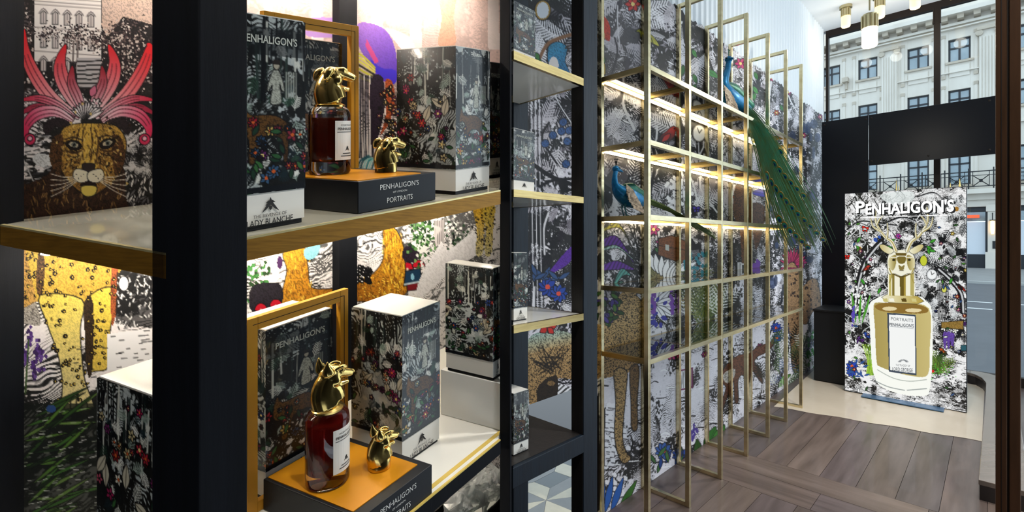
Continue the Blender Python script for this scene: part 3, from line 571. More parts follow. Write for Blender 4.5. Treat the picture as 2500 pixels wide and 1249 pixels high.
# the great bottle
G1, G2, G3 = 'F4F1D6', 'B9A24A', '5E4A14'
pc.poly(sm([(2122, 745), (2140, 728), (2165, 720), (2240, 722), (2262, 735), (2274, 752), (2277, 800), (2276, 880), (2270, 950), (2256, 966), (2200, 962), (2150, 942), (2134, 915), (2128, 880), (2124, 800)], 5, True), 'FCFEF6')
pc.poly(sm([(2133, 745), (2150, 738), (2200, 742), (2268, 752), (2270, 850), (2268, 905), (2252, 920), (2200, 912), (2150, 895), (2140, 880), (2136, 800)], 4, True), 'AE9C58', 'CDBD7C', ((2135, 800), (2268, 800)))
pc.poly(sm([(2136, 746), (2165, 738), (2235, 742), (2264, 752), (2258, 764), (2200, 764), (2150, 758)], 4, True), '8E6E30'); pc.ell(2172, 753, 18, 5, 'E8D8A8'); pc.ell(2230, 757, 20, 5, 'E8D8A8')
pc.line(sm([(2142, 902), (2180, 922), (2220, 930), (2262, 926)], 5), 2, 'A8B0A8'); pc.line(sm([(2138, 930), (2170, 944), (2208, 952)], 5), 2.5, '9AA2A0'); pc.line(sm([(2215, 952), (2262, 948)], 3), 2.5, '9AA2A0')
pc.poly([(2152, 725), (2165, 718), (2240, 722), (2256, 735), (2240, 742), (2170, 738)], G1, G2, ((2150, 725), (2250, 735)), edge=.8)
for x0, x1, c in ((2155, 2166, 'CFC47A'), (2170, 2182, 'F8F6E4'), (2200, 2212, G3), (2225, 2236, 'D6CC88')): pc.poly([(x0, 728), (x1, 728), (x1+2, 737), (x0+2, 736)], c)
pc.poly([(2168, 655), (2232, 658), (2234, 722), (2168, 720)], 'F6F3DC')
for x0, x1, c in ((2170, 2176, 'C8BC70'), (2178, 2184, '8A7A34'), (2198, 2206, G3), (2206, 2211, 'A8923C'), (2222, 2232, 'B8AC66')): pc.poly([(x0, 662), (x1, 662), (x1, 722), (x0, 721)], c)
pc.poly(sm([(2168, 625), (2178, 612), (2215, 610), (2232, 625), (2234, 650), (2228, 668), (2215, 668), (2200, 674), (2185, 668), (2170, 668), (2166, 645)], 4, True), 'F4F2DC', edge=1)
pc.poly([(2186, 617), (2214, 617), (2212, 624), (2188, 624)], '6A5820'); pc.poly(sm([(2190, 628), (2200, 626), (2212, 628), (2208, 642), (2194, 642)], 3, True), '7A6A2C'); pc.poly(sm([(2194, 646), (2201, 650), (2208, 646), (2206, 658), (2196, 658)], 3, True), '8A7A40')
for f_ in (-1, 1):
    pc.poly(sm([(2201+f_*14, 622), (2201+f_*30, 630), (2201+f_*32, 648), (2201+f_*22, 660), (2201+f_*14, 646)], 4, True), '9A8A48', 'E6DEB0', ((2201+f_*14, 640), (2201+f_*32, 640))); pc.ell(2201+f_*19, 634, 4, 3, '2E2610'); pc.line([(2201+f_*12, 628), (2201+f_*26, 628)], 2, 'F8F6E8'); pc.line(sm([(2201+f_*30, 655), (2201+f_*24, 672), (2201+f_*30, 690)], 4), 3, 'A8984E')
pc.line(sm([(2180, 668), (2201, 676), (2222, 668)], 4), 3, '5E4E1C'); pc.poly([(2196, 676), (2206, 676), (2204, 720), (2198, 720)], '6A5A20'); pc.line([(2196, 660), (2206, 660)], 1.5, '3A3010')
for f_ in (-1, 1):
    X = lambda d: 2201+f_*d
    pc.poly(sm([(X(18), 612), (X(30), 603), (X(46), 596), (X(54), 600), (X(46), 612), (X(30), 620)], 4, True), 'F2EFD2', 'C8B878', ((X(20), 600), (X(54), 600)), edge=1)
    for P_, w0, w1 in (([(X(14), 612), (X(24), 590), (X(40), 578), (X(52), 562), (X(62), 545), (X(64), 525), (X(62), 506)], 9, 3), ([(X(52), 564), (X(70), 552), (X(76), 530)], 6, 1.5), ([(X(36), 580), (X(34), 565), (X(35), 544)], 5, 1.5), ([(X(61), 548), (X(54), 534), (X(46), 526)], 5, 1.5)):
        q = sm(P_, 6); pc.line(q, w0+1.6, '3E3A1C', wd2=w1+1.2); pc.line(q, w0, 'F2EFD6', wd2=w1); pc.line(q+np.array([1, 1]), w0*.3, 'B09A48', wd2=.8)
pc.poly([(2166, 763), (2236, 768), (2238, 916), (2170, 907)], '3E4A5A'); pc.poly([(2170, 767), (2233, 772), (2235, 911), (2173, 903)], 'F8FAF8')
pc.line([(2173, 796), (2230, 802)], 1, '8A929A')
for q in range(9): a = -2.6+q*.26; pc.line([(2205+8*math.cos(a), 887+8*math.sin(a)), (2205+14*math.cos(a), 888+11*math.sin(a))], 1.6, '4A5058')
P = np.stack([PU*AX[0]+gv*BX[0], PU*AX[1]+gv*BX[1], gz], -1)
grid_mesh('poster_print', pc, P, ps, 'poster')
mat('ink_lit', 'FFFFFF', .4, emit='FFFFFF', estr=1.2); mat('ink_grey', '5A626A', .5)
def pp(px, py): q = room_at(px, py, 0, PU-.003); return np.array(q)
def pline(t, x0, x1, yb0, yb1, cap, bold=0):
    a, b = pp(x0, yb0), pp(x1, yb1); h = pp((x0+x1)/2, (yb0+yb1)/2-cap)-pp((x0+x1)/2, (yb0+yb1)/2); return (t, (a+b)/2, b-a, h, bold)
lettering(R, [pline('ENHALIGON\'S', 2113, 2328, 523, 515, 27, .025)], ps, 'ink_lit'); lettering(R, [pline('P', 2088, 2110, 519, 518, 28, .025)], ps, 'ink_lit', 'initial_letter')
sh = [(t, o+np.array([.001, -.012, -.012]), x, y, b) for t, o, x, y, b in [pline('ENHALIGON\'S', 2113, 2328, 523, 515, 27, .03), pline('P', 2088, 2110, 519, 518, 28, .03)]]
lettering(R, sh, ps, 'print_black', 'lettering_shadow')
lettering(R, [pline('PORTRAITS', 2175, 2229, 781, 786, 8), pline('PENHALIGON\'S', 2171, 2231, 795, 799, 8, .02)], ps, 'ink_grey'); lettering(R, [pline('THE TRAGEDY OF', 2187, 2222, 893, 895, 5), pline('LORD GEORGE', 2178, 2228, 904, 908, 9, .01)], ps, 'ink_grey')
a_, b_ = pp(2100, 531), pp(2322, 528); MB(R).box(PU-.004, PU-.002, b_[1], a_[1], a_[2]-.002, a_[2]+.002).build('rule_line', 'ink_lit', ps)
for px, y0, y1, w_ in ((2188, 440, 470, 5), (2194, 452, 470, 4), (2320, 446, 462, 3), (2343, 436, 460, 6)):
    a = room_at(px, y1, 0, PU+.14); b = room_at(px, y0, 0, PU+.14); MB(R).tube([(PU+.13, a[1], a[2]-.35), (PU+.14, a[1], a[2]), (PU+.14, b[1], b[2])], [.012, w_*.0016, .001], 8).box(PU+.10, PU+.13, a[1]-.004, a[1]+.004, a[2]-.30, a[2]-.28).build('antler_tip', 'gold', ps, smooth=True)
MB(R).box(5.60, 5.745, .30, .89, .012, .02).build('base_plate', 'steel_blue', ps, bev=.002)
# ================================================================== street outside
mat('stone', 'E0D9CD', .7, noise=.45, col2='C4BAAC', nscale=.9, stretch=(1, 1, .35), bump=.1); mat('stone_dark', 'C6BAA8', .7, noise=.4, nscale=1.5)
mat('sash', '22262C', .4); mat('street_pane', '7C8C94', .06, spec=1, metal=.35, noise=.5, col2='B8C4C8', nscale=.5); mat('shop_dark', '262A30', .3); mat('iron', '16181C', .5)
mat('tarmac', '4A4E54', .45, noise=.4, col2='5E6268', nscale=2); mat('paving', '8E8E8C', .6, noise=.4, nscale=3); mat('kerb', 'A8A8A4', .6); mat('road_paint', 'D8D8D4', .5); mat('blind', 'DDE4EC', .5)
mat('neon', 'E0502A', .4, emit='E0502A', estr=1.2); mat('lantern_glow', 'FFE0B0', .4, emit='FFC880', estr=3)
MB(R).box(7.3, 27, -40, 60, -.3, -.15).build('road', 'tarmac', kind='structure')
MB(R).box(26.6, 46, -40, 60, -.3, -.07).build('pavement', 'paving', kind='structure')
MB(R).box(26.3, 26.6, -40, 60, -.3, -.06).build('kerb', 'kerb', kind='structure')
for u in (16.4, 18.2):
    for i in range(6): MB(R).box(u, u+.16, -12+i*4, -10+i*4+(1.7 if u > 17 else 0), -.15, -.146).build('road_line', 'road_paint', kind='structure')
UF = 40.0
bd = thing('stone_building', R(UF+1, 3, -.07), 'pale stone classical building with dark sash windows across the street', 'building')
cols = [(10.7, 9.65), (8.63, 7.55), (6.51, 5.45), (3.895, 2.83), (1.93, .925), (-.9, -1.9), (-3.2, -4.2)]
rows = [(12.6, 14.0), (9.4, 10.86), (5.0, 7.1)]
vmin, vmax = -8, 14
wallb = MB(R); edges = sorted([v for c in cols for v in c]); e = [vmin]+edges+[vmax]
for a, b in zip(e[::2], e[1::2]): wallb.box(UF, UF+1.2, a, b, 3.6, 18.2)
for hi, lo in cols:
    z0 = 3.6
    for r0, r1 in rows[::-1]: wallb.box(UF+.02, UF+1.2, lo, hi, z0, r0); z0 = r1
    wallb.box(UF+.02, UF+1.2, lo, hi, z0, 18.2)
wallb.build('facade_wall', 'stone', bd)
MB(R).box(UF-.9, UF, vmin, vmax, 15.25, 15.5).box(UF-.7, UF, vmin, vmax, 15.5, 15.62).box(UF-.25, UF, vmin, vmax, 14.75, 14.9).box(UF-.3, UF, vmin, vmax, 14.55, 14.62).build('cornice', 'stone', bd)
for i in range(30): MB(R).box(UF-.65, UF, vmax-.55-i*.72, vmax-.25-i*.72, 15.0, 15.25).build('bracket', 'stone_dark', bd)
MB(R).box(UF-.15, UF, vmin, vmax, 11.9, 11.96).box(UF-.15, UF, vmin, vmax, 8.4, 8.5).build('string_course', 'stone', bd)
for hi, lo in cols:
    for r0, r1 in rows:
        w_ = MB(R); t = .09; m_ = (hi+lo)/2; zt = r0+(r1-r0)*.62
        w_.box(UF+.18, UF+.3, lo, lo+t, r0, r1).box(UF+.18, UF+.3, hi-t, hi, r0, r1).box(UF+.18, UF+.3, lo, hi, r0, r0+t).box(UF+.18, UF+.3, lo, hi, r1-t, r1).box(UF+.18, UF+.3, m_-.05, m_+.05, r0, r1).box(UF+.18, UF+.3, lo, hi, zt-.05, zt+.05)
        f_ = w_.build('window', 'sash', bd); MB(R).box(UF+.25, UF+.26, lo, hi, r0, r1).build('pane', 'street_pane', f_)
        MB(R).box(UF-.12, UF+.05, lo-.12, hi+.12, r0-.13, r0).build('window_sill', 'stone_dark', bd)
        MB(R).box(UF-.05, UF+.02, lo+.05, hi-.05, r0-.95, r0-.3).build('apron_panel', 'stone', bd)
        for s_ in (lo-.3, hi+.16):
            MB(R).box(UF-.05, UF, s_, s_+.14, r0-.9, r1+.25).build('window_surround', 'stone', bd)
            for z in (r1+.12, r0-1.0): MB(R).box(UF-.07, UF, s_-.03, s_+.17, z, z+.2).build('rosette_block', 'stone_dark', bd)
for v in (4.8, .15, 9.1, -2.55):
    p_ = MB(R).box(UF-.16, UF, v-.42, v+.42, 6.8, 14.1)
    for i in range(6): p_.box(UF-.21, UF-.16, v-.36+i*.135, v-.30+i*.135, 7.1, 13.7)
    p_.build('pilaster', 'stone', bd)
    cp = MB(R).box(UF-.34, UF, v-.5, v+.5, 14.1, 14.3)
    for s_ in (-.4, .4): cp.tube([(UF-.3, v+s_, 13.95), (UF-.05, v+s_, 13.95)], .17, 12)
    cp.build('capital', 'stone_dark', bd, smooth=True)
# balcony with iron railing
MB(R).box(UF-.9, UF, vmin, vmax, 4.35, 4.62).box(UF-.4, UF, vmin, vmax, 4.0, 4.35).build('balcony_slab', 'stone', bd)
rl = MB(R); rl.box(UF-.82, UF-.76, vmin, vmax, 5.62, 5.68).box(UF-.82, UF-.76, vmin, vmax, 4.75, 4.8).box(UF-.82, UF-.77, vmin, vmax, 5.4, 5.43)
for i in range(11):
    v = -3.2+i*1.05; rl.box(UF-.84, UF-.74, v-.03, v+.03, 4.62, 5.85)
    rl.box(UF-.82, UF-.78, v+.16, v+.19, 4.75, 5.68).box(UF-.82, UF-.78, v-.19, v-.16, 4.75, 5.68)
    rl.tube([(UF-.8, v+.2, 4.8), (UF-.8, v+.85, 5.4)], .022, 4).tube([(UF-.8, v+.2, 5.4), (UF-.8, v+.85, 4.8)], .022, 4).ball((UF-.8, v+.525, 5.1), .09, n=6, m=5)
rl.build('balcony_railing', 'iron', bd)
# ground floor: piers, shop window, lantern, plaque
gf = MB(R)
for v in (8.6, 5.2, 1.95, -.15, -2.2): gf.box(UF-.3, UF+1, v-.35, v+.35, -.07, 3.7).box(UF-.38, UF+1, v-.45, v+.45, -.07, .9).box(UF-.36, UF+1, v-.42, v+.42, 3.3, 3.7)
gf.box(UF-.2, UF+1.2, vmin, vmax, 3.6, 4.02); gf.build('ground_floor_piers', 'stone', bd)
for v0, v1 in ((.2, 1.6), (2.3, 4.85), (5.55, 8.25), (-1.85, -.5), (-7.8, -2.55)):
    s_ = MB(R).box(UF+.2, UF+.3, v0, v1, -.07, .75).box(UF+.2, UF+.3, v0, v1, 3.3, 3.6).box(UF+.1, UF+.25, v0, v0+.1, .7, 3.6).build('shop_front', 'shop_dark', bd)
    MB(R).box(UF+.22, UF+.24, v0+.1, v1, .75, 2.7).build('blind', 'blind', s_); MB(R).box(UF+.22, UF+.24, v0+.1, v1, 2.75, 3.3).build('pane', 'street_pane', s_)
MB(R).box(UF-.02, UF+.19, .55, 1.35, 2.95, 3.12).build('neon_sign', 'neon', bd)
MB(R).box(UF-.33, UF-.29, -.3, .0, 1.1, 1.55).build('wall_plaque', 'iron', bd)
ln = MB(R).box(UF-.5, UF-.3, -.02, .02, 3.15, 3.2).box(UF-.52, UF-.32, -.12, .12, 2.75, 2.8).box(UF-.44, UF-.40, -.02, .02, 2.8, 3.2).build('wall_lantern', 'iron', bd)
MB(R).lathe([(.06, 1.95), (.09, 2.2), (.09, 2.72), (.02, 2.75)], (UF-.42, 0, 0), 8).build('lantern_glass', 'lantern_glow', ln)
MB(R).box(UF-.6, UF-.1, 7.0, 7.35, 12.55, 12.85).box(UF-.3, UF, 7.1, 7.2, 12.1, 12.6).build('security_light', 'stone_dark', bd)
# ================================================================== ceiling lamps
mat('lamp_metal', 'C2B48C', .3, metal=.9); mat('lamp_glow', 'FFE6B0', .4, emit='FFD890', estr=1.3); mat('lamp_bright', 'FFF4DC', .4, emit='FFF0D0', estr=6)
def ceiling_lamp(u, v, ztop, h, r, glow, label, rod=False, power=0):
    t = thing('ceiling_lamp', R(u, v, ztop), label, 'lamp', 'brass cylinder lamps hung from the ceiling')
    MB(R).lathe([(r*1.25, -.03), (r*1.25, 0)], (u, v, ztop if not rod else 4.2), 20).build('ceiling_rose', 'lamp_metal', t)
    if rod: MB(R).lathe([(.006, 0), (.006, 4.2-ztop)], (u, v, ztop), 8).build('rod', 'lamp_metal', t)
    m = MB(R).lathe([(r*.8, -h*.55), (r*.8, -.03)], (u, v, ztop), 20)
    for i in range(12): a = 2*PI*i/12; m.lathe([(r*.14, -h*.5), (r*.14, -.04)], (u+r*.86*math.cos(a), v+r*.86*math.sin(a), ztop), 6)
    m.build('ribbed_body', 'lamp_metal', t, smooth=True)
    MB(R).lathe([(r*.78, -h), (r*.9, -h*.96), (r*.9, -h*.5), (r*.7, -h*.48)], (u, v, ztop), 20).build('glass_shade', glow, t, smooth=True)
    if power:
        d = bpy.data.lights.new('lamp_light', 'POINT'); d.energy = power; d.color = (1, .93, .8); d.shadow_soft_size = .06
        o = bpy.data.objects.new('lamp_light', d); link(o, t); o.location = Vector(R(u, v, ztop-h-.08))-Vector(R(u, v, ztop))
for px, lab in ((2065, 'small brass ceiling lamp with lit glass end, nearest the ribbed white wall'), (2148, 'small brass ceiling lamp with lit glass end, second from the ribbed white wall'), (2234, 'small brass ceiling lamp with lit glass end, third from the ribbed white wall'), (2330, 'small brass ceiling lamp with lit glass end, beside the bronze window mullion')):
    q = room_at(px, 30, 0, 6.55); ceiling_lamp(6.55, q[1], 4.2, .24, .05, 'lamp_glow', lab, power=2)
q = room_at(2123, 25, 0, 4.2); ceiling_lamp(4.2, q[1], q[2], .26, .052, 'lamp_bright', 'brightly lit brass cylinder pendant hanging on a thin rod before the window', True, power=14)

# unseen ceiling lights added to brighten the aisle and near unit
for u, v, pw in ((-1.1, .75, 90), (.5, -.55, 80), (2.0, -.3, 120), (3.3, -.1, 185), (4.7, .2, 170)):
    t = thing('fill_light', R(u, v, 4.2), 'added unseen round ceiling downlight with a thin brass ring', 'lamp', 'added unseen ceiling fill lights')
    MB(R).lathe([(.09, -.012), (.09, 0)], (u, v, 4.2), 24).build('trim_ring', 'lamp_metal', t)
    MB(R).lathe([(.07, -.014), (.07, -.012)], (u, v, 4.2), 24).build('lens', 'lamp_glow', t)
    d = bpy.data.lights.new('fill_beam', 'SPOT'); d.spot_size = math.radians(100); d.spot_blend = .7; d.shadow_soft_size = .08; d.energy = pw*2.2; d.color = (1, .96, .91); o = bpy.data.objects.new('fill_beam', d); link(o, t); o.location = (0, 0, -.03)
# ================================================================== brass lattice shelving
LV = [.887, 1.241, 1.610, 1.985, 2.360]; FU = [2.155+.453*i for i in range(7)]; V0, V1, TB = 1.215, 1.492, .025
lt = thing('brass_lattice_shelving', R(3.5, 1.36, 0), 'tall brass lattice of upright frames and glass shelves against the mural', 'shelving')
for i, u in enumerate(FU):
    h = TB/2; f_ = MB(R).box(u-h, u+h, V0-h, V0+h, 0, 3.10).box(u-h, u+h, V1-h, V1+h, 0, 3.10).box(u-h, u+h, V0+h, V1-h, 0, TB).box(u-h, u+h, V0+h, V1-h, 3.10-TB, 3.10)
    fr = f_.build('upright_frame', 'brass_light', lt, bev=.0015)
    for z in LV: MB(R).box(u-h*.8, u+h*.8, V0+h, V1-h, z, z+TB).build('cross_bar', 'brass', fr)
for k, z in enumerate(LV):
    for i in range(6):
        u0, u1 = FU[i]+TB/2, FU[i+1]-TB/2
        MB(R).box(u0, u1, V0-TB/2, V0+TB/2, z, z+TB).build('front_rail', 'brass_light', lt)
        g_ = MB(R).box(u0, u1, V0+TB/2, V1-TB/2, z+TB-.008, z+TB).build('glass_shelf', 'glass_shelf', lt)
        rr_ = MB(R).box(u0, u1, V1-TB/2, V1+TB/2-.002, z, z+TB).build('rear_rail', 'brass', lt)
        if k >= 2: MB(R).box(u0, u1, V1-TB/2-.012, V1-TB/2, z-.004, z+.010).build('light_strip', 'led', rr_)

# ================================================================== peacocks
mat('pea_blue', '1C84B4', .35, metal=.35, noise=.6, col2='0A3A78', nscale=60); mat('pea_green', '1E6A4E', .4, metal=.35, noise=.7, col2='0E3A44', nscale=50); mat('pea_wing', 'B9A488', .6, noise=.9, col2='5A4636', nscale=45, stretch=(1, 1, 2))
mat('pea_dark', '181A22', .6); mat('pea_foot', '3A7F86', .5); mat('pea_white', 'E8E6E0', .6); mat('barb', '7C8E54', .5, noise=.8, col2='33502E', nscale=18); mat('barb2', '4E8E7A', .42, metal=.15, noise=.7, col2='6E6E3C', nscale=18); mat('eye_teal', '2E9A8A', .35, metal=.4); mat('eye_blue', '18308A', .35, metal=.4); mat('eye_bronze', '9A7A3A', .4, metal=.4)
def feather(mb, pts, wd, n=10):
    """one long feather: a flat, drooping, frayed vane along a curve"""
    q = sm(pts, max(2, n//(len(pts)-1))); m = len(q); side = np.cross(q[-1]-q[0], (0.3, 0.2, 1)); side /= np.linalg.norm(side)
    vs, fs = [], []
    for i in range(m):
        t = i/(m-1); w_ = wd*(.35+.9*t)*(1-max(0, t-.82)*4.5); j = .25*wd*random.uniform(-1, 1)
        vs += [q[i]-side*max(w_+j, .0008), q[i]+np.array([0, 0, .0015]), q[i]+side*max(w_-j, .0008)]
    for i in range(m-1): fs += [(3*i, 3*i+1, 3*i+4, 3*i+3), (3*i+1, 3*i+2, 3*i+5, 3*i+4)]
    mb.add(vs, fs, raw=True); return q, side
def peacock(name, label, spine, rads, head, beak, foot_z, feet, tail_fn, nt, neye, size, crest_up):
    base = np.mean([f for f in feet], 0); t = thing(name, (base[0], base[1], foot_z), label, 'peacock')
    sp = sm(spine, 5); rd = np.interp(np.linspace(0, len(rads)-1, len(sp)), range(len(rads)), rads)
    b = MB().tube(sp, list(rd), 14); b.ball(head, size*.078, size*.07, size*.066, 14, 10); b.tube(sm([head, head+np.array(beak)*1.0-np.array([0, 0, .002]), head+np.array(beak)*1.55-np.array([0, 0, .006])], 3), [size*r for r in (.05, .045, .035, .026, .018, .01, .004)], 10)
    b.build('body', 'pea_blue', t, smooth=2)
    bk = np.array(beak)/np.linalg.norm(beak); sd = np.cross(bk, (0, 0, 1)); sd /= np.linalg.norm(sd)
    for s_ in (-1, 1):
        MB().ball(head+bk*size*.03+sd*s_*size*.064+np.array([0, 0, .012*size]), size*.014, n=8, m=6).build('eye', 'pea_dark', t, smooth=2)
        MB().ball(head+bk*size*.02+sd*s_*size*.058+np.array([0, 0, .032*size]), size*.034, size*.026, size*.008, n=8, m=5).build('eye_stripe', 'pea_white', t, smooth=2)
    cr = MB()
    for i in range(7):
        d = np.array(crest_up)+bk*(-.06+.03*i)*1.2+sd*(i-3)*.07; p0 = head+np.array([0, 0, size*.058]); cr.tube([p0, p0+d*size*.11], size*.003, 4).ball(p0+d*size*.13, size*.012, n=6, m=5)
    cr.build('crest', 'pea_green' if size > .3 else 'pea_dark', t)
    ft = MB()
    for f in feet:
        f = np.array(f); hip = f+np.array([0, 0, size*.28])-bk*size*.03; ft.tube([hip, (hip+f)/2-bk*size*.04, f+np.array([0, 0, .006])], [size*.03, size*.012, size*.012], 6)
        for a in (-.5, 0, .5): ft.tube([f+np.array([0, 0, .005]), f+bk*size*.09+sd*a*size*.09+np.array([0, 0, .003])], [size*.01, size*.004], 5)
    ft.build('feet', 'pea_foot', t, smooth=True)
    return t, sp
def wing(t, c, d, s_, m, ln, ht, side, name='wing'):
    """folded wing: overlapping feather rows laid on the flank"""
    d = np.array(d)/np.linalg.norm(d); mb = MB()
    for r in range(3):
        for i in range(7):
            o = np.array(c)+d*ln*(.16*r+.035*i)+np.array([0, 0, ht*(.42-.13*i-.16*r)])+np.array(side)*(.012+.004*r)
            e = o+d*ln*(.50+.05*i)+np.array([0, 0, -ht*.10]); w_ = ht*.17
            n = np.array([0, 0, 1.]); mb.add([o-n*w_, o+n*w_, e+n*w_*.7, e+d*w_, e-n*w_*.7], [(0, 1, 2, 3, 4)], raw=True)
    o = mb.build(name, m, t); s = o.modifiers.new('thick', 'SOLIDIFY'); s.thickness = .003
A3 = np.array([AX[0], AX[1], 0]); B3 = np.array([BX[0], BX[1], 0]); Z3 = np.array([0, 0, 1.])
def r3(u, v, z): return np.array(R(u, v, z))
def at_v(px, py, v): q = room_at(px, py, 1, v); return r3(*q)
# small peacock on the middle shelf
sz = .27; zf_ = LV[2]+TB
b0 = [at_v(1505, 412, 1.38), at_v(1501, 430, 1.38), at_v(1502, 450, 1.38), at_v(1514, 468, 1.375), at_v(1532, 480, 1.37), at_v(1552, 488, 1.365), at_v(1572, 492, 1.36)]
feet = [r3(2.20, 1.36, zf_), r3(2.235, 1.40, zf_)]
pk, sp = peacock('peacock', 'small blue peacock standing on the middle glass shelf of the brass lattice', b0, [.012, .013, .019, .040, .054, .046, .022], at_v(1504, 412, 1.38), A3*.035-Z3*.004-B3*.006, zf_, feet, None, 0, 0, sz, (0, 0, 1.0))
wing(pk, at_v(1528, 470, 1.315), at_v(1575, 492, 1.31)-at_v(1528, 470, 1.315), 1, 'pea_wing', .125, .075, -B3*.004)
MB().tube(sm([at_v(1520, 458, 1.37), at_v(1545, 466, 1.365), at_v(1575, 482, 1.36)], 5), list(np.interp(np.linspace(0, 1, 11), [0, .4, 1], [.018, .040, .024])), 12).build('back', 'pea_green', pk, smooth=2)
tl = MB(); rr = random.Random(3); random.seed(3)
for i in range(150):
    k = rr.uniform(-1, 1); j = rr.uniform(.5, 1.0)**.8; a = at_v(1560, 482+k*9, 1.36+rr.uniform(-.02, .02)); e = at_v(1572+(1752-1572)*j, 496+(580-496)*j**1.15+k*15*(1-.55*j), 1.35-.17*j+k*.02); m_ = (a+e)/2+Z3*(.018+.01*k)
    feather(tl, [a, m_, e], .0028, 10)
tl.build('tail_train', 'barb', pk, kind='stuff')
# large peacock on the top shelf, its train falling in front of the frames
sz = .36; zt = LV[4]+TB
b1 = [at_v(1779, 150, 1.36), at_v(1776, 170, 1.36), at_v(1768, 200, 1.36), at_v(1770, 222, 1.36), at_v(1782, 240, 1.35), at_v(1802, 254, 1.335), at_v(1826, 272, 1.30)]
feet = [r3(3.30, 1.34, zt), r3(3.34, 1.39, zt)]
pk, sp = peacock('peacock', 'large peacock with a long drooping train perched on the top shelf of the brass lattice', b1, [.018, .021, .032, .054, .066, .060, .036], at_v(1779, 145, 1.36), -B3*.03-A3*.02-Z3*.004, zt, feet, None, 0, 0, sz, (0, 0, 1.0))
wing(pk, at_v(1768, 232, 1.285), at_v(1822, 268, 1.26)-at_v(1768, 232, 1.285), 1, 'pea_wing', .20, .12, -B3*.004)
MB().tube(sm([at_v(1770, 205, 1.35), at_v(1795, 226, 1.34), at_v(1832, 262, 1.29)], 5), list(np.interp(np.linspace(0, 1, 11), [0, .4, 1], [.02, .05, .036])), 12).build('back', 'pea_green', pk, smooth=2)
tl = MB(); tl2 = MB(); rr = random.Random(9)
def train(k, j, lift=0.0):
    """k across the train, j how far down it reaches"""
    P = [(1826, 258), (1862, 296), (1904, 362), (1950, 440), (1996, 522), (2032, 606)]; Q = [(1816, 278), (1838, 330), (1862, 410), (1884, 492), (1908, 566), (1935, 622)]
    vv = [1.29, 1.22, 1.17, 1.14, 1.12, 1.11]; out = []
    for i in range(6):
        t = i/5*j; x = t*5; n = min(int(x), 4); f_ = x-n; s_ = (k+1)/2
        p = (np.array(P[n])*(1-f_)+np.array(P[n+1])*f_)*(1-s_)+(np.array(Q[n])*(1-f_)+np.array(Q[n+1])*f_)*s_
        out.append(at_v(p[0], p[1], np.interp(x, range(6), vv)-lift))
    return out
for i in range(330):
    k = rr.gauss(0, .62); feather(tl if i % 2 else tl2, train(max(-1.35, min(1.35, k)), rr.uniform(.4, 1.0) if i % 3 else rr.uniform(.85, 1.03), rr.uniform(-.02, .04)), .0030, 15)
tl.build('tail_train', 'barb', pk, kind='stuff'); tl2.build('tail_train', 'barb2', pk, kind='stuff')
for i in range(24):
    k = -.9+1.8*((i*7) % 24)/23; j = .42+.55*((i*5) % 24)/23; P_ = train(k, j, .045); mb = MB(); q, sd = feather(mb, P_, .0035, 15); e = mb.build('eye_feather', 'barb2', pk)
    c = q[-1]; d = q[-1]-q[-3]; d /= np.linalg.norm(d); nrm = np.cross(sd, d); nrm *= -1 if nrm @ (c-np.array([0, 0, HC])) > 0 else 1
    for r, m_, o in ((.030, 'eye_bronze', 0), (.022, 'eye_teal', .0015), (.012, 'eye_blue', .003)):
        mb = MB(); mb.add([c-d*.012*(r/.03)+d*math.cos(a)*r*1.25+sd*math.sin(a)*r*.8+nrm*o for a in np.linspace(0, 2*PI, 14, endpoint=False)], [list(range(14))], raw=True); s = mb.build('feather_eye', m_, e); s.modifiers.new('thick', 'SOLIDIFY').thickness = .0012
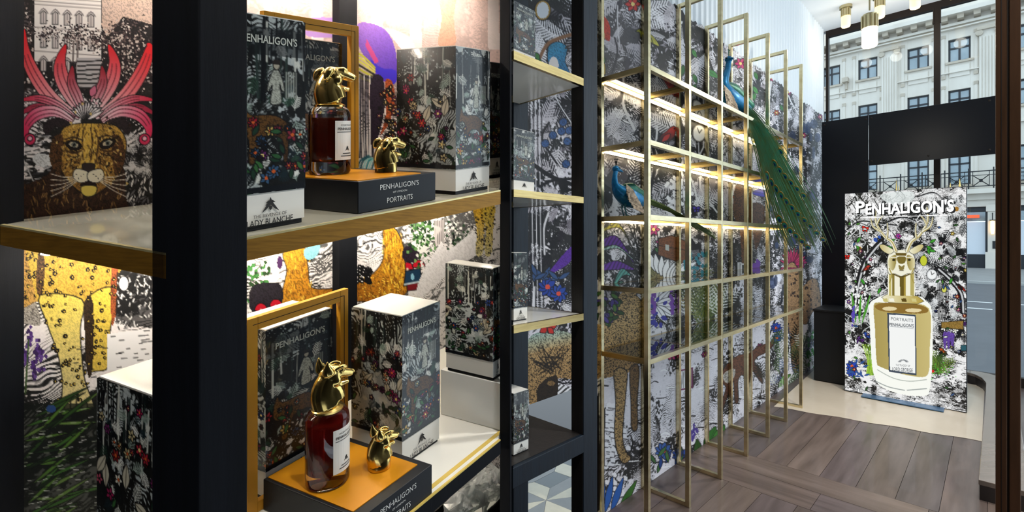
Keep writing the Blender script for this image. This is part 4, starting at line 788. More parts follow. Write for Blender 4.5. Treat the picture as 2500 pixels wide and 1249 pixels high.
# ================================================================== printed gift boxes
def print_canvas(w, seed, front):
    """woodland print for one box face; coordinates: x 0..w, y 0..200 from the top"""
    k_ = 185/200 if seed < 20 else 100/200; Wd, Ht = int(w*k_), int(200*k_); tf = lambda x, y: (np.asarray(x, float)/w*(Wd-1), np.asarray(y, float)/200*(Ht-1))
    X, Y = np.meshgrid(np.linspace(0, w/200, Wd), np.linspace(0, 1, Ht)); c = Canvas(Wd, Ht, tf, X, Y); c.scale = k_; q = random.Random(seed)
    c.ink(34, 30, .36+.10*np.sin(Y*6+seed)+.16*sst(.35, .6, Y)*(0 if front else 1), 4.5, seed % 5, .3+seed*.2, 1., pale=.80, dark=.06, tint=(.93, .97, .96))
    for k in range(26): x = q.uniform(0, w); c.line([(x, q.uniform(-5, 30)), (x+q.uniform(-4, 4), q.uniform(50, 100))], q.choice([1, 2, 3]), q.choice(['14181A', '0C0E12', 'C9CBC0', '2A3834']))
    for k in range(46):
        x, y = q.uniform(0, w), q.uniform(5, 195); c.frond(x, y, q.uniform(0, 6.3), q.uniform(8, 22), q.choice(['D9DBD0', '101416', '2E4A3A', '9FB0A4', '1A2A30', 'EDEDE4']), 6, .45, q.uniform(-.8, .8), 1.3)
    if front:
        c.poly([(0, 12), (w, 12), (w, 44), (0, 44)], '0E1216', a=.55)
        c.poly(sm([(w*.54, 60), (w*.63, 62), (w*.70, 82), (w*.66, 84), (w*.63, 76), (w*.66, 96), (w*.60, 100), (w*.50, 98), (w*.53, 78), (w*.47, 86), (w*.46, 80)], 3, True), 'B9BCAE', fur=.3, edge=1); c.ell(w*.585, 55, 4, 5, 'B0A894', edge=1); c.ell(w*.585, 51, 5, 3, '2A2420'); [c.line([(w*.72+q*3, 62), (w*.72+q*3, 92)], 1.4, 'A8ACA0') for q in range(5)]
        c.poly(sm([(w*.1, 118), (w*.16, 100), (w*.24, 112), (w*.55, 112), (w*.75, 122), (w*.84, 132), (w*.76, 136), (w*.74, 165), (w*.68, 165), (w*.66, 140), (w*.40, 138), (w*.3, 165), (w*.22, 165), (w*.22, 140), (w*.12, 132)], 3, True), '7A5426', '4A3018', ((0, 110), (w, 150)), fur=.45, edge=1)
        cols_ = ['8A2A3A', '2E4A6A', 'C9A85A', '6A2A6A', 'B0B8A8', 'A8232E', '3A5A7A']
    else:
        for q_ in range(4): c.leaf(q.uniform(0, w), q.uniform(90, 130), q.uniform(0, 6.3), 30, 14, 'C9C2AC', edge=1, vein='5A5448')
        cols_ = ['A8235A', '8A2A2A', 'C9B88A', '7A2A6A', 'D8D6C8', 'B02A3A', '2E4A8A', 'C2506A']
    for k in range(30 if not front else 24):
        y = q.uniform(120, 196) if front else (q.uniform(60, 196) if q.random() < .7 else q.uniform(20, 190)); c.flower(q.uniform(0, w), y, q.uniform(4, 9), q.choice(cols_), q.choice([5, 6, 8]), q.choice(['E8D080', '1A1A1A', 'D0602A']), .9)
    for k in range(16): c.leaf(q.uniform(0, w), q.uniform(130, 198), q.uniform(0, 6.3), 14, 6, q.choice(['2E5A34', '3A6A3A', '1E3A2A']), edge=.8)
    c.poly([(0, 193), (w, 193), (w, 200), (0, 200)], '14171C'); return c
PRINTS = {}; mat('ink_title', 'C4C8BC', .5)
def get_print(w, seed, front):
    k = (round(w), seed, front)
    if k not in PRINTS: PRINTS[k] = print_canvas(w, seed, front)
    return PRINTS[k]
def bilinear(fr, p00, px_, py_, c):
    H, Wd = c.img.shape[:2]; s_, t_ = np.meshgrid(np.linspace(0, 1, Wd), np.linspace(0, 1, H)); p00, px_, py_ = map(np.array, (p00, px_, py_))
    Q = p00+s_[..., None]*px_+t_[..., None]*py_; M_ = np.array([fr(1, 0, 0), fr(0, 1, 0), fr(0, 0, 1)])-np.array(fr(0, 0, 0)); return Q @ M_+np.array(fr(0, 0, 0))
def emblem(mb, o, x, y):
    """small printed crest: a bird with spread wings over a shield"""
    o, x, y = map(np.array, (o, x, y)); P = lambda a, b: o+x*a+y*b
    for pl in ([(-.5, -.5), (-.12, .15), (0, .5), (.12, .15), (.5, -.5), (.22, -.28), (0, .0), (-.22, -.28)], [(-.28, .12), (-.1, .3), (-.06, .12)], [(.28, .12), (.1, .3), (.06, .12)], [(-.1, -.1), (.1, -.1), (.07, -.3), (0, -.38), (-.07, -.3)]):
        k = len(pl); mb.add([P(*p) for p in pl], [list(range(k))])
def gift_box(fr, a0, a1, b0, b1, c0, h, seed, label, group, base=.17, title=True, name1='THE REVENGE OF', name2='LADY BLANCHE', sf=1.0, lid='box_white'):
    """tall printed sleeve over a white base tray: front face at b0, side face at a0"""
    t = thing('perfume_box', fr((a0+a1)/2, (b0+b1)/2, c0), label, 'box', group); hb = h*base; e = .0009
    MB(fr).box(a0+e, a1-e, b0+e, b1-e, c0+hb, c0+h-.0012).build('sleeve', 'print_black', t)
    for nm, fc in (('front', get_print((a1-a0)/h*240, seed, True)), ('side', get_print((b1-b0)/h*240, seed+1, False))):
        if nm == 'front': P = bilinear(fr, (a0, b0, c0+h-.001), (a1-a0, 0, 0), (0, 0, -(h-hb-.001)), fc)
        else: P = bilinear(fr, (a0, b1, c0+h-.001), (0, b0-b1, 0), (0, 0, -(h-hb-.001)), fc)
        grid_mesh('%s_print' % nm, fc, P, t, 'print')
    MB(fr).box(a0+.002, a1-.002, b0+.002, b1-.002, c0+h-.0012, c0+h+.0006).build('lid', lid, t)
    MB(fr).box(a0+e, a1-e, b0+e, b1-e, c0+.004*sf, c0+hb).build('base_tray', 'box_white', t)
    MB(fr).box(a0+.003, a1-.003, b0+.003, b1-.003, c0, c0+.004*sf).build('foot', 'print_black', t)
    m = (a0+a1)/2; wd = a1-a0
    ln = [(name1, (m, b0-.0006, c0+hb*.33), (wd*.45, 0, 0), (0, 0, hb*.09), 0), (name2, (m, b0-.0006, c0+hb*.12), (wd*.62, 0, 0), (0, 0, hb*.17), .012)]
    if name2: lettering(fr, ln, t, 'ink')
    em = MB(fr); emblem(em, (m, b0-.0006, c0+hb*.66), (wd*.24, 0, 0), (0, 0, hb*.42))
    em.build('printed_crest', 'ink', t)
    if title: lettering(fr, [("PENHALIGON'S", (m, b0-.0008, c0+h*.87), (wd*.74, 0, 0), (0, 0, h*.036), .02)], t, 'ink_title', 'title_lettering')
    return t
# ================================================================== black shelving unit beside the lattice
UB, VB, DB = 1.34, 1.0, .31
SH = [(2.042, 2.068), (1.634, 1.656), (1.228, 1.251)]
un = thing('black_shelf_unit', R(1.2, 1.15, 0), 'black stained timber shelf unit with brass edged shelves beside the lattice', 'shelving')
U0 = 1.085
MB(R).box(UB, UB+.082, VB, VB+.053, 0, 3.6).build('corner_post', 'navy_wood', un, bev=.002)
MB(R).box(UB-.0015, UB+.0, VB+.003, VB+.052, 0, 3.6).build('post_inner_face', 'umber_wood', un)
q = room_at(1290, 590, 1, VB+DB)
MB(R).box(q[0]-.085, q[0], VB+DB, VB+DB+.05, 0, 3.6).build('rear_post', 'navy_wood', un, bev=.002)
for z0, z1 in SH:
    s_ = MB(R); pl = [(UB+.01, VB+.004), (UB+.01, VB+DB), (room_at(1252, 590, 1, VB+DB)[0], VB+DB), (room_at(1252, 590, 1, VB+.004)[0], VB+.004)]
    sh_ = s_.prism([(UB-.004, VB+.012), (UB-.004, VB+DB), (pl[2][0], VB+DB), (pl[3][0]+.01, VB+.012)], z0+.001, z1-.0006).build('shelf_board', 'shelf_white', un)
    MB(R).box(pl[3][0], UB, VB, VB+.012, z0, z1).build('brass_edge', 'brass', sh_)
    MB(R).box(UB-.004, UB+.006, VB+.05, VB+DB, z0, z1).build('brass_edge', 'brass', sh_)
    MB(R).box(pl[2][0], UB, VB+DB, VB+DB+.01, z0, z1).build('brass_edge', 'brass', sh_)
lo_ = [(room_at(1252, 590, 1, VB)[0], VB), (UB+.002, VB), (UB+.002, VB+DB), (room_at(1252, 590, 1, VB+DB)[0], VB+DB)]
bs = MB(R).prism([(u, v) for u, v in lo_], .767, .829).build('bottom_shelf', 'navy_wood', un, bev=.002)
MB(R).prism([(u+.004*(i in (0, 3))-.001*(i in (1, 2)), v+(.012 if i < 2 else -.002)) for i, (u, v) in enumerate(lo_)], .829, .831).build('shelf_inlay', 'umber_wood', bs)
MB(R).box(UB-.11, UB-.1, VB+DB+.012, VB+DB+.022, 0, .767).build('glass_panel_trim', 'brass', un)
MB(R).box(1.05, UB-.11, VB+DB+.014, VB+DB+.020, 0, .767).build('glass_panel', 'side_pane', un)
vb = 1.05
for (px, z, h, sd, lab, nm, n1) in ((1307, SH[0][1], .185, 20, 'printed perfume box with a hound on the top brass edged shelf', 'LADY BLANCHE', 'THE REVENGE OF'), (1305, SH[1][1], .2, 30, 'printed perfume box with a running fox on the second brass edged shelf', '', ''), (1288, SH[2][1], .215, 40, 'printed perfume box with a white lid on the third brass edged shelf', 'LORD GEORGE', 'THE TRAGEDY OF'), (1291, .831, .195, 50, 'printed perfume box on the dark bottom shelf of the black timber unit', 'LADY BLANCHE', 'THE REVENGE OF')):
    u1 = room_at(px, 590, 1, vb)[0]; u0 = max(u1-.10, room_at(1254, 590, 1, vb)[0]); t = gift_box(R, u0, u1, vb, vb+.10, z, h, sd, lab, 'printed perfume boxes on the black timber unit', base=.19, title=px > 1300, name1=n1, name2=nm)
# ================================================================== display unit near the camera
BM = .38
LW, LH = 590, 660; LX0, LX1, LY0, LY1 = 10., 1240., -110., 1360.
gx, gy = np.meshgrid(np.linspace(LX0, LX1, LW), np.linspace(LY0, LY1, LH))
rx = (gx-CX)/F; rz = -(gy-HY)/F; sv = MLI @ (S0-np.array([0, 0, HC])); rvec = np.stack([rx, np.ones_like(rx), rz], -1) @ MLI.T; tt = (BM+sv[1])/rvec[..., 1]
LP = np.stack([rx*tt, tt, HC+rz*tt], -1); LA = tt*rvec[..., 0]-sv[0]; LC = tt*rvec[..., 2]-sv[2]
l_tf = lambda px, py: ((np.asarray(px, float)-LX0)/(LX1-LX0)*(LW-1), (np.asarray(py, float)-LY0)/(LY1-LY0)*(LH-1))
lc = Canvas(LW, LH, l_tf, LA, -LC); lc.scale = .48
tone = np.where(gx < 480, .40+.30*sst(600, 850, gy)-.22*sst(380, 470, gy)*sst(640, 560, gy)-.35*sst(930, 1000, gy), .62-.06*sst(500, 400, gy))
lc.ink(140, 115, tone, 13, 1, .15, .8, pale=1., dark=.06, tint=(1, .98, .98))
rr = random.Random(21)
# --- left bay: pale house in a dark wood
lc.poly([(40, -60), (372, -60), (372, 210), (40, 240)], '1A1518', fur=0, a=.75)
for k in range(900):
    x, y = rr.uniform(40, 372), rr.uniform(-60, 260); lc.ell(x, y, rr.uniform(1.5, 3.5), rr.uniform(1.5, 3), rr.choice(['E8E2DC', '0E0C0E', '0E0C0E', 'B9A9A4', '3A3032']))
lc.poly([(250, -60), (372, -60), (372, 60), (300, 40), (262, 90), (248, 60)], 'D9BFB0', fur=.25)
lc.poly([(84, -60), (246, -60), (246, 150), (84, 150)], 'EFEAE6')
for y in (-4, 6, 14, 70, 128): lc.line([(84, y-4), (246, y+8)], 2, '8A8280')
for r_ in range(3):
    for q in range(5):
        x = 106+q*29; y = 42+r_*58+q*2; lc.poly([(x-7, y-10), (x, y-16), (x+7, y-10), (x+7, y+16), (x-7, y+16)], 'C6BEBC', edge=1.5); lc.line([(x, y-12), (x, y+16)], 1.5, '6A6264'); lc.line(sm([(x-11, y-10), (x, y-21), (x+11, y-10)], 3), 2.2, '6A6264')
for (cx_, cy_, r_, n_) in ((182, 88, 36, 260), (238, 100, 26, 160), (300, 100, 55, 420), (120, 80, 26, 90), (55, 80, 26, 200), (330, 170, 50, 300)):
    for q in range(n_): lc.ell(cx_+rr.gauss(0, r_*.5), cy_+rr.gauss(0, r_*.42), 2.4, 2.2, rr.choice(['2A2024', '1A1416', '5A4A4A', 'C9BDB6']))
lc.line([(180, 100), (178, 150)], 4, '6A5E5C'); lc.line([(190, 100), (189, 150)], 4, '6A5E5C')
lc.poly([(188, 140), (248, 140), (248, 215), (188, 215)], 'B8B4B6', stripe=(1.3, 1.57, .7))
for k in range(120): x, y = rr.uniform(42, 150), rr.uniform(200, 330); lc.line([(x, y), (x+rr.uniform(-8, 8), y+rr.uniform(-10, 10))], 2, rr.choice(['0E0C10', 'D9D5D6', '2A262A']))
for k in range(120): x, y = rr.uniform(42, 140), rr.uniform(330, 470); lc.line([(x, y), (x+rr.uniform(4, 24), y+rr.uniform(-6, 2))], 2, rr.choice(['0E0C10', 'D9D9DC', '4A4A50', '16161A']))
lc.poly(sm([(80, 385), (92, 374), (122, 380), (124, 396), (108, 408), (88, 400)], 4, True), 'E2E4E6', fur=.2); lc.line([(55, 385), (85, 450)], 3, 'D0D0D2')
for k in range(60): x, y = rr.uniform(300, 370), rr.uniform(340, 430); lc.frond(x, y, rr.uniform(0, 6), 26, rr.choice(['0C0C0E', 'D2D2D4', '0C0C0E']), 6, .5, .4, 2)
for k in range(60): x, y = rr.uniform(296, 372), rr.uniform(430, 540); lc.leaf(x, y, rr.uniform(-2.5, -.3), 26, 7, rr.choice(['E8E8E8', 'C9CACC', '6A6A6E']), edge=1)
# --- red crest plumes
def plume(P_, w_, c0='E01A2A', c1='F6DDE4', tip=None):
    q = sm(P_, 7); n = len(q); d = np.gradient(q, axis=0); d /= np.linalg.norm(d, axis=1)[:, None]+1e-9; nrm = np.c_[-d[:, 1], d[:, 0]]; t = np.linspace(0, 1, n)[:, None]; ww = w_*np.sin(PI*np.clip(t*.86+.12, 0, 1))**.8
    lc.poly(np.vstack([q+nrm*ww/2, (q-nrm*ww/2)[::-1]]), c1, c0, (P_[0], P_[-1]), edge=1.5)
    for s_ in (-.2, .15): lc.line((q+nrm*ww*s_)[:int(n*.75)], 2, '5A1020', a=.8)
for f_ in (-1, 1):
    X = lambda d: 213+f_*d
    plume([(X(18), 285), (X(60), 262), (X(100), 225), (X(135), 170), (X(152), 120), (X(154 if f_ < 0 else 146), 70 if f_ < 0 else 105)], 34, 'D8141E')
    plume([(X(12), 275), (X(40), 235), (X(62), 190), (X(66), 150), (X(52), 108)], 36, 'CC1420'); plume([(X(10), 270), (X(24), 235), (X(38), 200), (X(36), 160)], 26, '8E1020', 'F2D0DA')
    plume([(X(30), 285), (X(75), 255), (X(120), 240), (X(168), 245)], 20, 'C8183A'); plume([(X(32), 290), (X(90), 268), (X(130), 262), (X(172), 282)], 20, '9A1434', 'E88AA0')
    plume([(X(35), 296), (X(80), 272), (X(125), 280), (X(150), 310), (X(148), 345)], 30, 'D62A5A'); lc.ell(X(140), 340, 14, 14, 'D2305E', edge=2); lc.ell(X(140), 338, 6, 6, 'F0C0D0', edge=1.5)
    for k in range(8): a = 3.4+k*.32; lc.ell(X(75)+f_*34*math.cos(a), 322+30*math.sin(a), 5, 5, 'F0C4D2', edge=1)
    lc.poly(sm([(X(40), 300), (X(75), 286), (X(108), 305), (X(100), 330), (X(80), 312), (X(60), 310)], 4, True), '2A2024', fur=.4)
for q in range(12): lc.leaf(213, 292, -2.6+q*.19, 46, 10, rr.choice(['F2EEF0', 'D9D2D6', 'F8F4F6']), edge=1.2)
lc.leaf(222, 236, -1.2, 30, 18, 'C86A86', edge=1.5); lc.flower(235, 252, 14, 'EFE6E8', 6, 'D8B0BC')
# --- leopard head, chest and legs
lc.poly(sm([(42, 470), (110, 430), (150, 400), (290, 400), (305, 470), (300, 560), (42, 560)], 4, True), '3A2216', fur=.55)
for k in range(160): x, y = rr.uniform(44, 300), rr.uniform(440, 545); lc.line([(x, y), (x+rr.uniform(-6, 6), y+rr.uniform(4, 14))], 2, rr.choice(['8A6A34', '140C08', 'B08A50', '5A3A1E']))
lc.poly(sm([(150, 320), (170, 305), (213, 300), (262, 302), (290, 312), (308, 345), (304, 390), (292, 425), (262, 455), (225, 478), (195, 468), (165, 440), (146, 405), (143, 355)], 5, True), 'C49A44', '9A6E30', ((213, 320), (213, 470)), fur=.35, edge=2)
for s_ in (-1, 1): lc.poly(sm([(213+s_*60, 330), (213+s_*85, 340), (213+s_*92, 390), (213+s_*70, 430), (213+s_*62, 390)], 4, True), '5A3A1E', fur=.5)
for k in range(150):
    x, y = rr.gauss(220, 42), rr.gauss(375, 42)
    if abs(x-220) > 22 or y < 340: lc.ell(x, y, 3, 3.4, rr.choice(['1A100A', '2A1A0E', 'E0C070']), a=.85)
lc.poly(sm([(196, 305), (235, 305), (240, 340), (232, 380), (240, 408), (196, 408), (202, 380), (194, 340)], 4, True), 'D9B04C', fur=.12); [lc.line(sm([(213+s_*8, 312), (213+s_*12, 345), (213+s_*10, 390)], 4), 2.5, '4A2E14') for s_ in (-1, 1, 2.2, -2.2)]
for k in range(420):
    x, y = rr.gauss(222, 46), rr.gauss(380, 44)
    if 300 < y < 470 and abs(x-222) < 82-abs(y-375)*.35: lc.line([(x, y), (x+(x-216)*.07+rr.uniform(-2, 2), y+rr.uniform(2, 9))], 1.6, rr.choice(['2A1A0E', '5A3A1A', 'E8CE80', '1A100A']))
for ex, ey, tl_ in ((180, 354, .25), (262, 350, -.35)):
    lc.ell(ex, ey, 21, 13, '160E0A', rot=tl_); lc.ell(ex, ey-1, 12, 6, 'B8AC90', rot=tl_); lc.ell(ex+1, ey-1, 6.5, 6.5, '6A7068'); lc.ell(ex+1, ey-1, 3.5, 4, '0A0A0A'); lc.line(sm([(ex-18, ey+14), (ex, ey+20), (ex+18, ey+14)], 4), 3, '3A2412'); lc.line(sm([(ex-16, ey+24), (ex, ey+30), (ex+14, ey+26)], 4), 2, '2A1A0E'); lc.line([(ex-22, ey-14), (ex, ey-20), (ex+22, ey-12)], 3, '2A1A0E')
lc.poly(sm([(200, 402), (214, 398), (232, 402), (226, 420), (216, 428), (206, 420)], 4, True), '2E2220', edge=1.5)
for s_ in (-1, 1):
    lc.poly(sm([(216, 420), (216+s_*30, 412), (216+s_*38, 430), (216+s_*22, 446), (216, 440)], 4, True), 'ECE4CC', edge=1.5); [lc.ell(216+s_*(12+6*q), 425+(q % 3)*5, 1.8, 1.8, '1A1410') for q in range(5)]
    [lc.line(sm([(216+s_*28, 430+q*3), (216+s_*60, 432+q*8), (216+s_*92, 424+q*14)], 4), 1.2, 'EDE6D6') for q in range(5)]
lc.poly(sm([(196, 448), (216, 442), (236, 448), (230, 458), (202, 458)], 4, True), '20100E'); lc.poly(sm([(198, 456), (216, 452), (236, 456), (232, 474), (214, 480), (200, 472)], 4, True), 'E3CC62', edge=1.5)
lc.poly(sm([(42, 600), (290, 600), (282, 690), (262, 735), (205, 745), (180, 740), (120, 735), (80, 735), (42, 720)], 4, True), 'DDB94A', 'C79E3E', ((60, 620), (280, 700)), fur=.22)
lc.poly(sm([(42, 700), (80, 720), (100, 790), (70, 790), (42, 780)], 3, True), 'A9A39C', fur=.5); lc.poly([(42, 600), (60, 600), (90, 735), (42, 760)], 'C79A50', fur=.4); lc.poly(sm([(95, 610), (110, 640), (102, 720), (88, 700)], 3, True), '6A4A2A', fur=.6)
lc.poly(sm([(98, 720), (200, 730), (196, 800), (200, 870), (208, 930), (228, 985), (222, 1000), (165, 1008), (150, 990), (152, 930), (140, 860), (115, 790)], 4, True), 'E6CE5E', 'E4D6A0', ((110, 740), (190, 1000)), fur=.15, edge=2.5)
lc.poly(sm([(208, 735), (270, 700), (275, 760), (266, 830), (264, 895), (236, 905), (215, 900), (212, 830)], 4, True), 'E3C84E', 'DDBE52', ((215, 740), (270, 880)), fur=.15, edge=2.5); lc.poly(sm([(272, 655), (288, 650), (284, 760), (272, 790)], 3, True), 'A8562E', fur=.4); lc.poly(sm([(206, 740), (228, 740), (226, 900), (212, 905)], 3, True), '3A2A1A', fur=.5)
for k in range(230):
    x, y = rr.uniform(48, 284), rr.uniform(610, 990); t = (y-720)/280
    if y > 730 and not ((100+45*t < x < 200+20*t) or (215 < x < 268 and y < 890)): continue
    lc.ell(x, y, rr.uniform(3, 6.5), rr.uniform(3, 6), '1C140C', rot=rr.uniform(0, 3)); lc.ell(x+1, y, 1.8, 1.8, 'C8A848')
for q in range(5): lc.line(sm([(160+q*13, 975), (158+q*14, 1000), (166+q*13, 1008)], 3), 3, '2A2014')
lc.poly([(285, 665), (372, 665), (372, 800), (282, 790)], '141416', a=.7); [lc.line([(x, y), (x+rr.uniform(-4, 6), y+rr.uniform(-8, 8))], 2.5, rr.choice(['F0F0F0', '0C0C0E'])) for x, y in [(rr.uniform(286, 370), rr.uniform(668, 800)) for k in range(150)]]
lc.ell(302, 692, 12, 18, 'F2F2F4', edge=1.5); lc.poly([(262, 815), (372, 800), (372, 900), (262, 905)], 'F6F6F8')
for k in range(90): x, y = rr.uniform(110, 370), rr.uniform(800, 930); lc.line([(x, y), (x+rr.uniform(6, 14), y-1)], 2, '1A1A1E') if not (105 < x < 270) or rr.random() < .2 else None
for x0, y0 in ((72, 820), (92, 850), (102, 880), (60, 870), (80, 900)):
    for q in range(16): lc.ell(x0+rr.gauss(0, 5), y0+rr.uniform(-25, 25), 4, 5, rr.choice(['3A2458', '52307E', '6A4A98']))
lc.line([(70, 830), (62, 960)], 4, '3A5A24')
lc.poly([(42, 985), (240, 985), (240, 1360), (42, 1360)], '101410', a=.72)
for q in range(46):
    x, y = rr.uniform(46, 240), rr.uniform(930, 1300); a = rr.uniform(-.9, -.1) if q % 2 else rr.uniform(-3.0, -2.4); lc.leaf(60+rr.uniform(-20, 90), 1000+q*7, -.45+rr.uniform(-.35, .5), rr.uniform(70, 150), 9, rr.choice(['3E6A2A', '567E30', '2A4A1E', '6A8A44', '1A2E16']), edge=1)
for k in range(160): x, y = rr.uniform(46, 240), rr.uniform(990, 1300); lc.line([(x, y), (x+rr.uniform(6, 14), y-rr.uniform(0, 3))], 1.8, rr.choice(['E8E8E8', '0C0E0C', 'A8B0A0']))
lc.ell(125, 997, 12, 9, '2A4A86')
# --- right bays, upper: pale wood with strip-light glare painted in, violet wing, striped legs
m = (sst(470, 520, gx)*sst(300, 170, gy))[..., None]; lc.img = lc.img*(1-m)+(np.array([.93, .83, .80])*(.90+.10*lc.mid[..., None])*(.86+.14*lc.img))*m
lc.poly(sm([(1060, -60), (1120, -60), (1108, 40), (1112, 110), (1070, 110), (1078, 40)], 4, True), 'D6A890', fur=.08); lc.poly(sm([(640, -60), (660, -60), (664, 40), (650, 60)], 3, True), 'F4EEEC')
for x in (760, 905, 1000, 1190): lc.poly([(x, -60), (x+26, -60), (x+30, 120), (x+2, 120)], 'F6F0EE', a=.8)
lc.poly(sm([(745, 52), (775, 42), (825, 45), (838, 60), (830, 88), (750, 88)], 4, True), 'B48CD0'); lc.poly(sm([(872, 60), (900, 56), (940, 72), (962, 110), (970, 160), (966, 200), (920, 190), (890, 140), (872, 100)], 4, True), '9A6ACA', '5A3AC0', ((900, 60), (950, 200)), fur=.08)
lc.poly(sm([(905, 145), (930, 165), (966, 172), (964, 205), (935, 190), (912, 170)], 4, True), '4030C8'); lc.poly([(895, 95), (925, 150), (915, 155), (892, 112)], 'C84A8A')
for q in range(9): lc.leaf(940+q*4, 70+q*5, .35+q*.03, 70, 10, 'F4F4F8')
for q in range(7): lc.line(sm([(870, 128+q*9), (890, 140+q*9), (915, 165+q*6)], 4), 4, rr.choice(['C8C83A', 'E0DC5A', '5A6A2A', '2A2E1A']))
for q in range(14): x = 872+q*3.4; lc.line(sm([(x, 185), (x+rr.uniform(-3, 3), 280), (x+rr.uniform(-4, 4), 385)], 5), 2.6, ['15151F', 'E8E8EC', '15151F', '3A3A4A'][q % 4])
lc.poly(sm([(905, 195), (935, 190), (938, 270), (925, 330), (908, 370), (905, 300)], 4, True), '2A1E30', fur=.4); lc.poly(sm([(940, 200), (958, 200), (964, 250), (950, 300), (928, 330), (942, 280)], 4, True), 'B8562A', fur=.4)
for q in range(6): lc.line(sm([(872+q*7, 415), (880+q*7, 392), (900+q*5, 380+q*3)], 4), 4, rr.choice(['2E9AA8', '6AC8CE', '1A5A6A', 'A8E0E0']))
for k in range(50): x, y = rr.uniform(925, 968), rr.uniform(210, 400); lc.flower(x, y, rr.uniform(4, 8), rr.choice(['A8285A', 'C23A2E', '2A2A2E', '8A2A6A', 'E8D8A8']), 5, 'E8D080', 1)
# --- right bays, lower: white rocky bank, tawny beasts, toadstools, drum and column
lc.poly([(606, 600), (1222, 480), (1222, 1340), (606, 1340)], 'FFFFFF', a=.25)
for k in range(330): x, y = rr.uniform(610, 1215), rr.uniform(560, 900); l = rr.uniform(8, 30); lc.line(sm([(x, y), (x+l*.5, y-l*.25), (x+l, y-l*.3)], 3), rr.choice([1.6, 2.4, 3.2]), '141416' if rr.random() < .55 else 'FAFAFA')
for k in range(60): x, y = rr.uniform(606, 660), rr.uniform(640, 740); lc.ell(x, y, 4, 5, rr.choice(['3A7A34', '2A4A26', 'E8E8E8', '4A8A4A']))
lc.poly(sm([(690, 620), (715, 600), (742, 600), (752, 650), (760, 700), (800, 705), (828, 708), (828, 790), (690, 790), (688, 720), (700, 660)], 4, True), 'D9A02C', 'C07A1E', ((700, 620), (800, 720)), fur=.3, edge=1.5)
for k in range(120): x, y = rr.uniform(692, 820), rr.uniform(620, 780); lc.line([(x, y), (x+rr.uniform(-3, 3), y+8)], 2, rr.choice(['F0CC50', '6A3A12', 'E8B83A'])) if x < 760 or y > 708 else None
lc.poly(sm([(742, 612), (758, 600), (782, 600), (770, 628), (748, 632)], 4, True), '8AC8D6', fur=.1); lc.ell(683, 640, 7, 16, '4A2A5A'); lc.poly(sm([(614, 700), (665, 690), (688, 700), (684, 745), (615, 760)], 4, True), '2A2630', fur=.4)
for x, y in ((637, 752), (674, 742), (995, 652), (1022, 646)): lc.poly(sm([(x-14, y+6), (x-10, y-8), (x, y-12), (x+10, y-8), (x+14, y+4)], 4, True), 'C2142A', edge=1); lc.line([(x, y+4), (x+1, y+24)], 5, 'F0DCC8')
lc.poly(sm([(935, 560), (962, 555), (985, 600), (990, 660), (988, 720), (872, 735), (872, 690), (905, 672), (932, 640), (938, 600)], 4, True), 'DDA42A', 'B9741A', ((980, 560), (890, 720)), fur=.3, edge=1.5)
for k in range(130): x, y = rr.uniform(934, 986), rr.uniform(565, 715); lc.line([(x, y), (x+rr.uniform(-3, 3), y+9)], 2, rr.choice(['F2D24A', '7A4212', 'E8B030']))
for k in range(120): x, y = rr.uniform(874, 985), rr.uniform(675, 725); lc.ell(x, y, 1.6, 1.6, rr.choice(['7A4A12', 'F0C850']))
lc.poly([(990, 662), (1026, 654), (1030, 690), (986, 698)], '1A3A56', edge=2); lc.poly([(994, 694), (1026, 688), (1026, 706), (994, 710)], '7A1A22', edge=1.5); lc.line([(988, 694), (1030, 686)], 4, 'C8E0E8'); lc.ell(1007, 676, 4, 8, '8AC0D8'); lc.ell(1003, 620, 22, 22, '2A2030', fur=.4)
for k in range(200): x, y = rr.gauss(1030, 18), rr.gauss(575, 26); lc.ell(x, y, 3.5, 4, rr.choice(['3A6A34', '6A9A5A', 'F0F0EC', '1E3A1E']))
for k in range(120): x, y = rr.gauss(1110, 26), rr.gauss(570, 26); lc.ell(x, y, 3, 3.6, rr.choice(['141618', 'F0F0EC', '8A8A88', '2A4A2E']))
lc.poly([(1058, 538), (1086, 536), (1084, 595), (1062, 600)], 'D6CFCE', stripe=(3.0, 0, .55))
lc.poly(sm([(1025, 680), (1070, 600), (1080, 590), (1095, 610), (1165, 560), (1165, 620), (1110, 650), (1060, 700), (1020, 725)], 4, True), 'F4F2F4', fur=.08)
for x0, c in ((1168, 'C89A2A'), (1190, 'D8B848')): lc.poly(sm([(x0-12, 505), (x0+18, 500), (x0+14, 560), (x0+10, 618), (x0-6, 620), (x0-4, 560)], 4, True), c, 'E8DCA0', ((x0, 510), (x0, 620)), fur=.35)
for k in range(70): x, y = rr.uniform(1160, 1208), rr.uniform(505, 618); lc.ell(x, y, 1.8, 2.4, '2A1A0C')
for k in range(40): x, y = rr.uniform(872, 905), rr.uniform(650, 690); lc.flower(x, y, 5, rr.choice(['3A4AA8', '5A6AB8', 'E8E8F0']), 5, 'F0F0F0', 1)
unit = thing('display_unit', D(.3, .2, -1.49), 'near black corner display unit with brass edged shelves before a woodland mural', 'shelving')
UTOP, UBOT = 1.0, 1.488
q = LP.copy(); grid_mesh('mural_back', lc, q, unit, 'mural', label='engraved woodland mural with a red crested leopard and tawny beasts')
ae = disp_at(1240, 600, 1, BM+.004)[0]
MB(D).box(-.01, ae, BM+.004, BM+.016, -UBOT, 1.0).build('back_board', 'navy', unit)
MB(D).prism([(0, -.052), (.0475, -.052), (.0475, .024), (0, .024)], -UBOT, 1.0).build('corner_post', 'navy', unit, bev=.0015)
MB(D).prism([(-.002, .345), (.0265, .355), (.0265, .379), (-.002, .379)], -UBOT, 1.0).build('rear_corner_post', 'navy', unit)
a1_, a2_ = disp_at(828, 600, 1, .36)[0], disp_at(872, 600, 1, .36)[0]
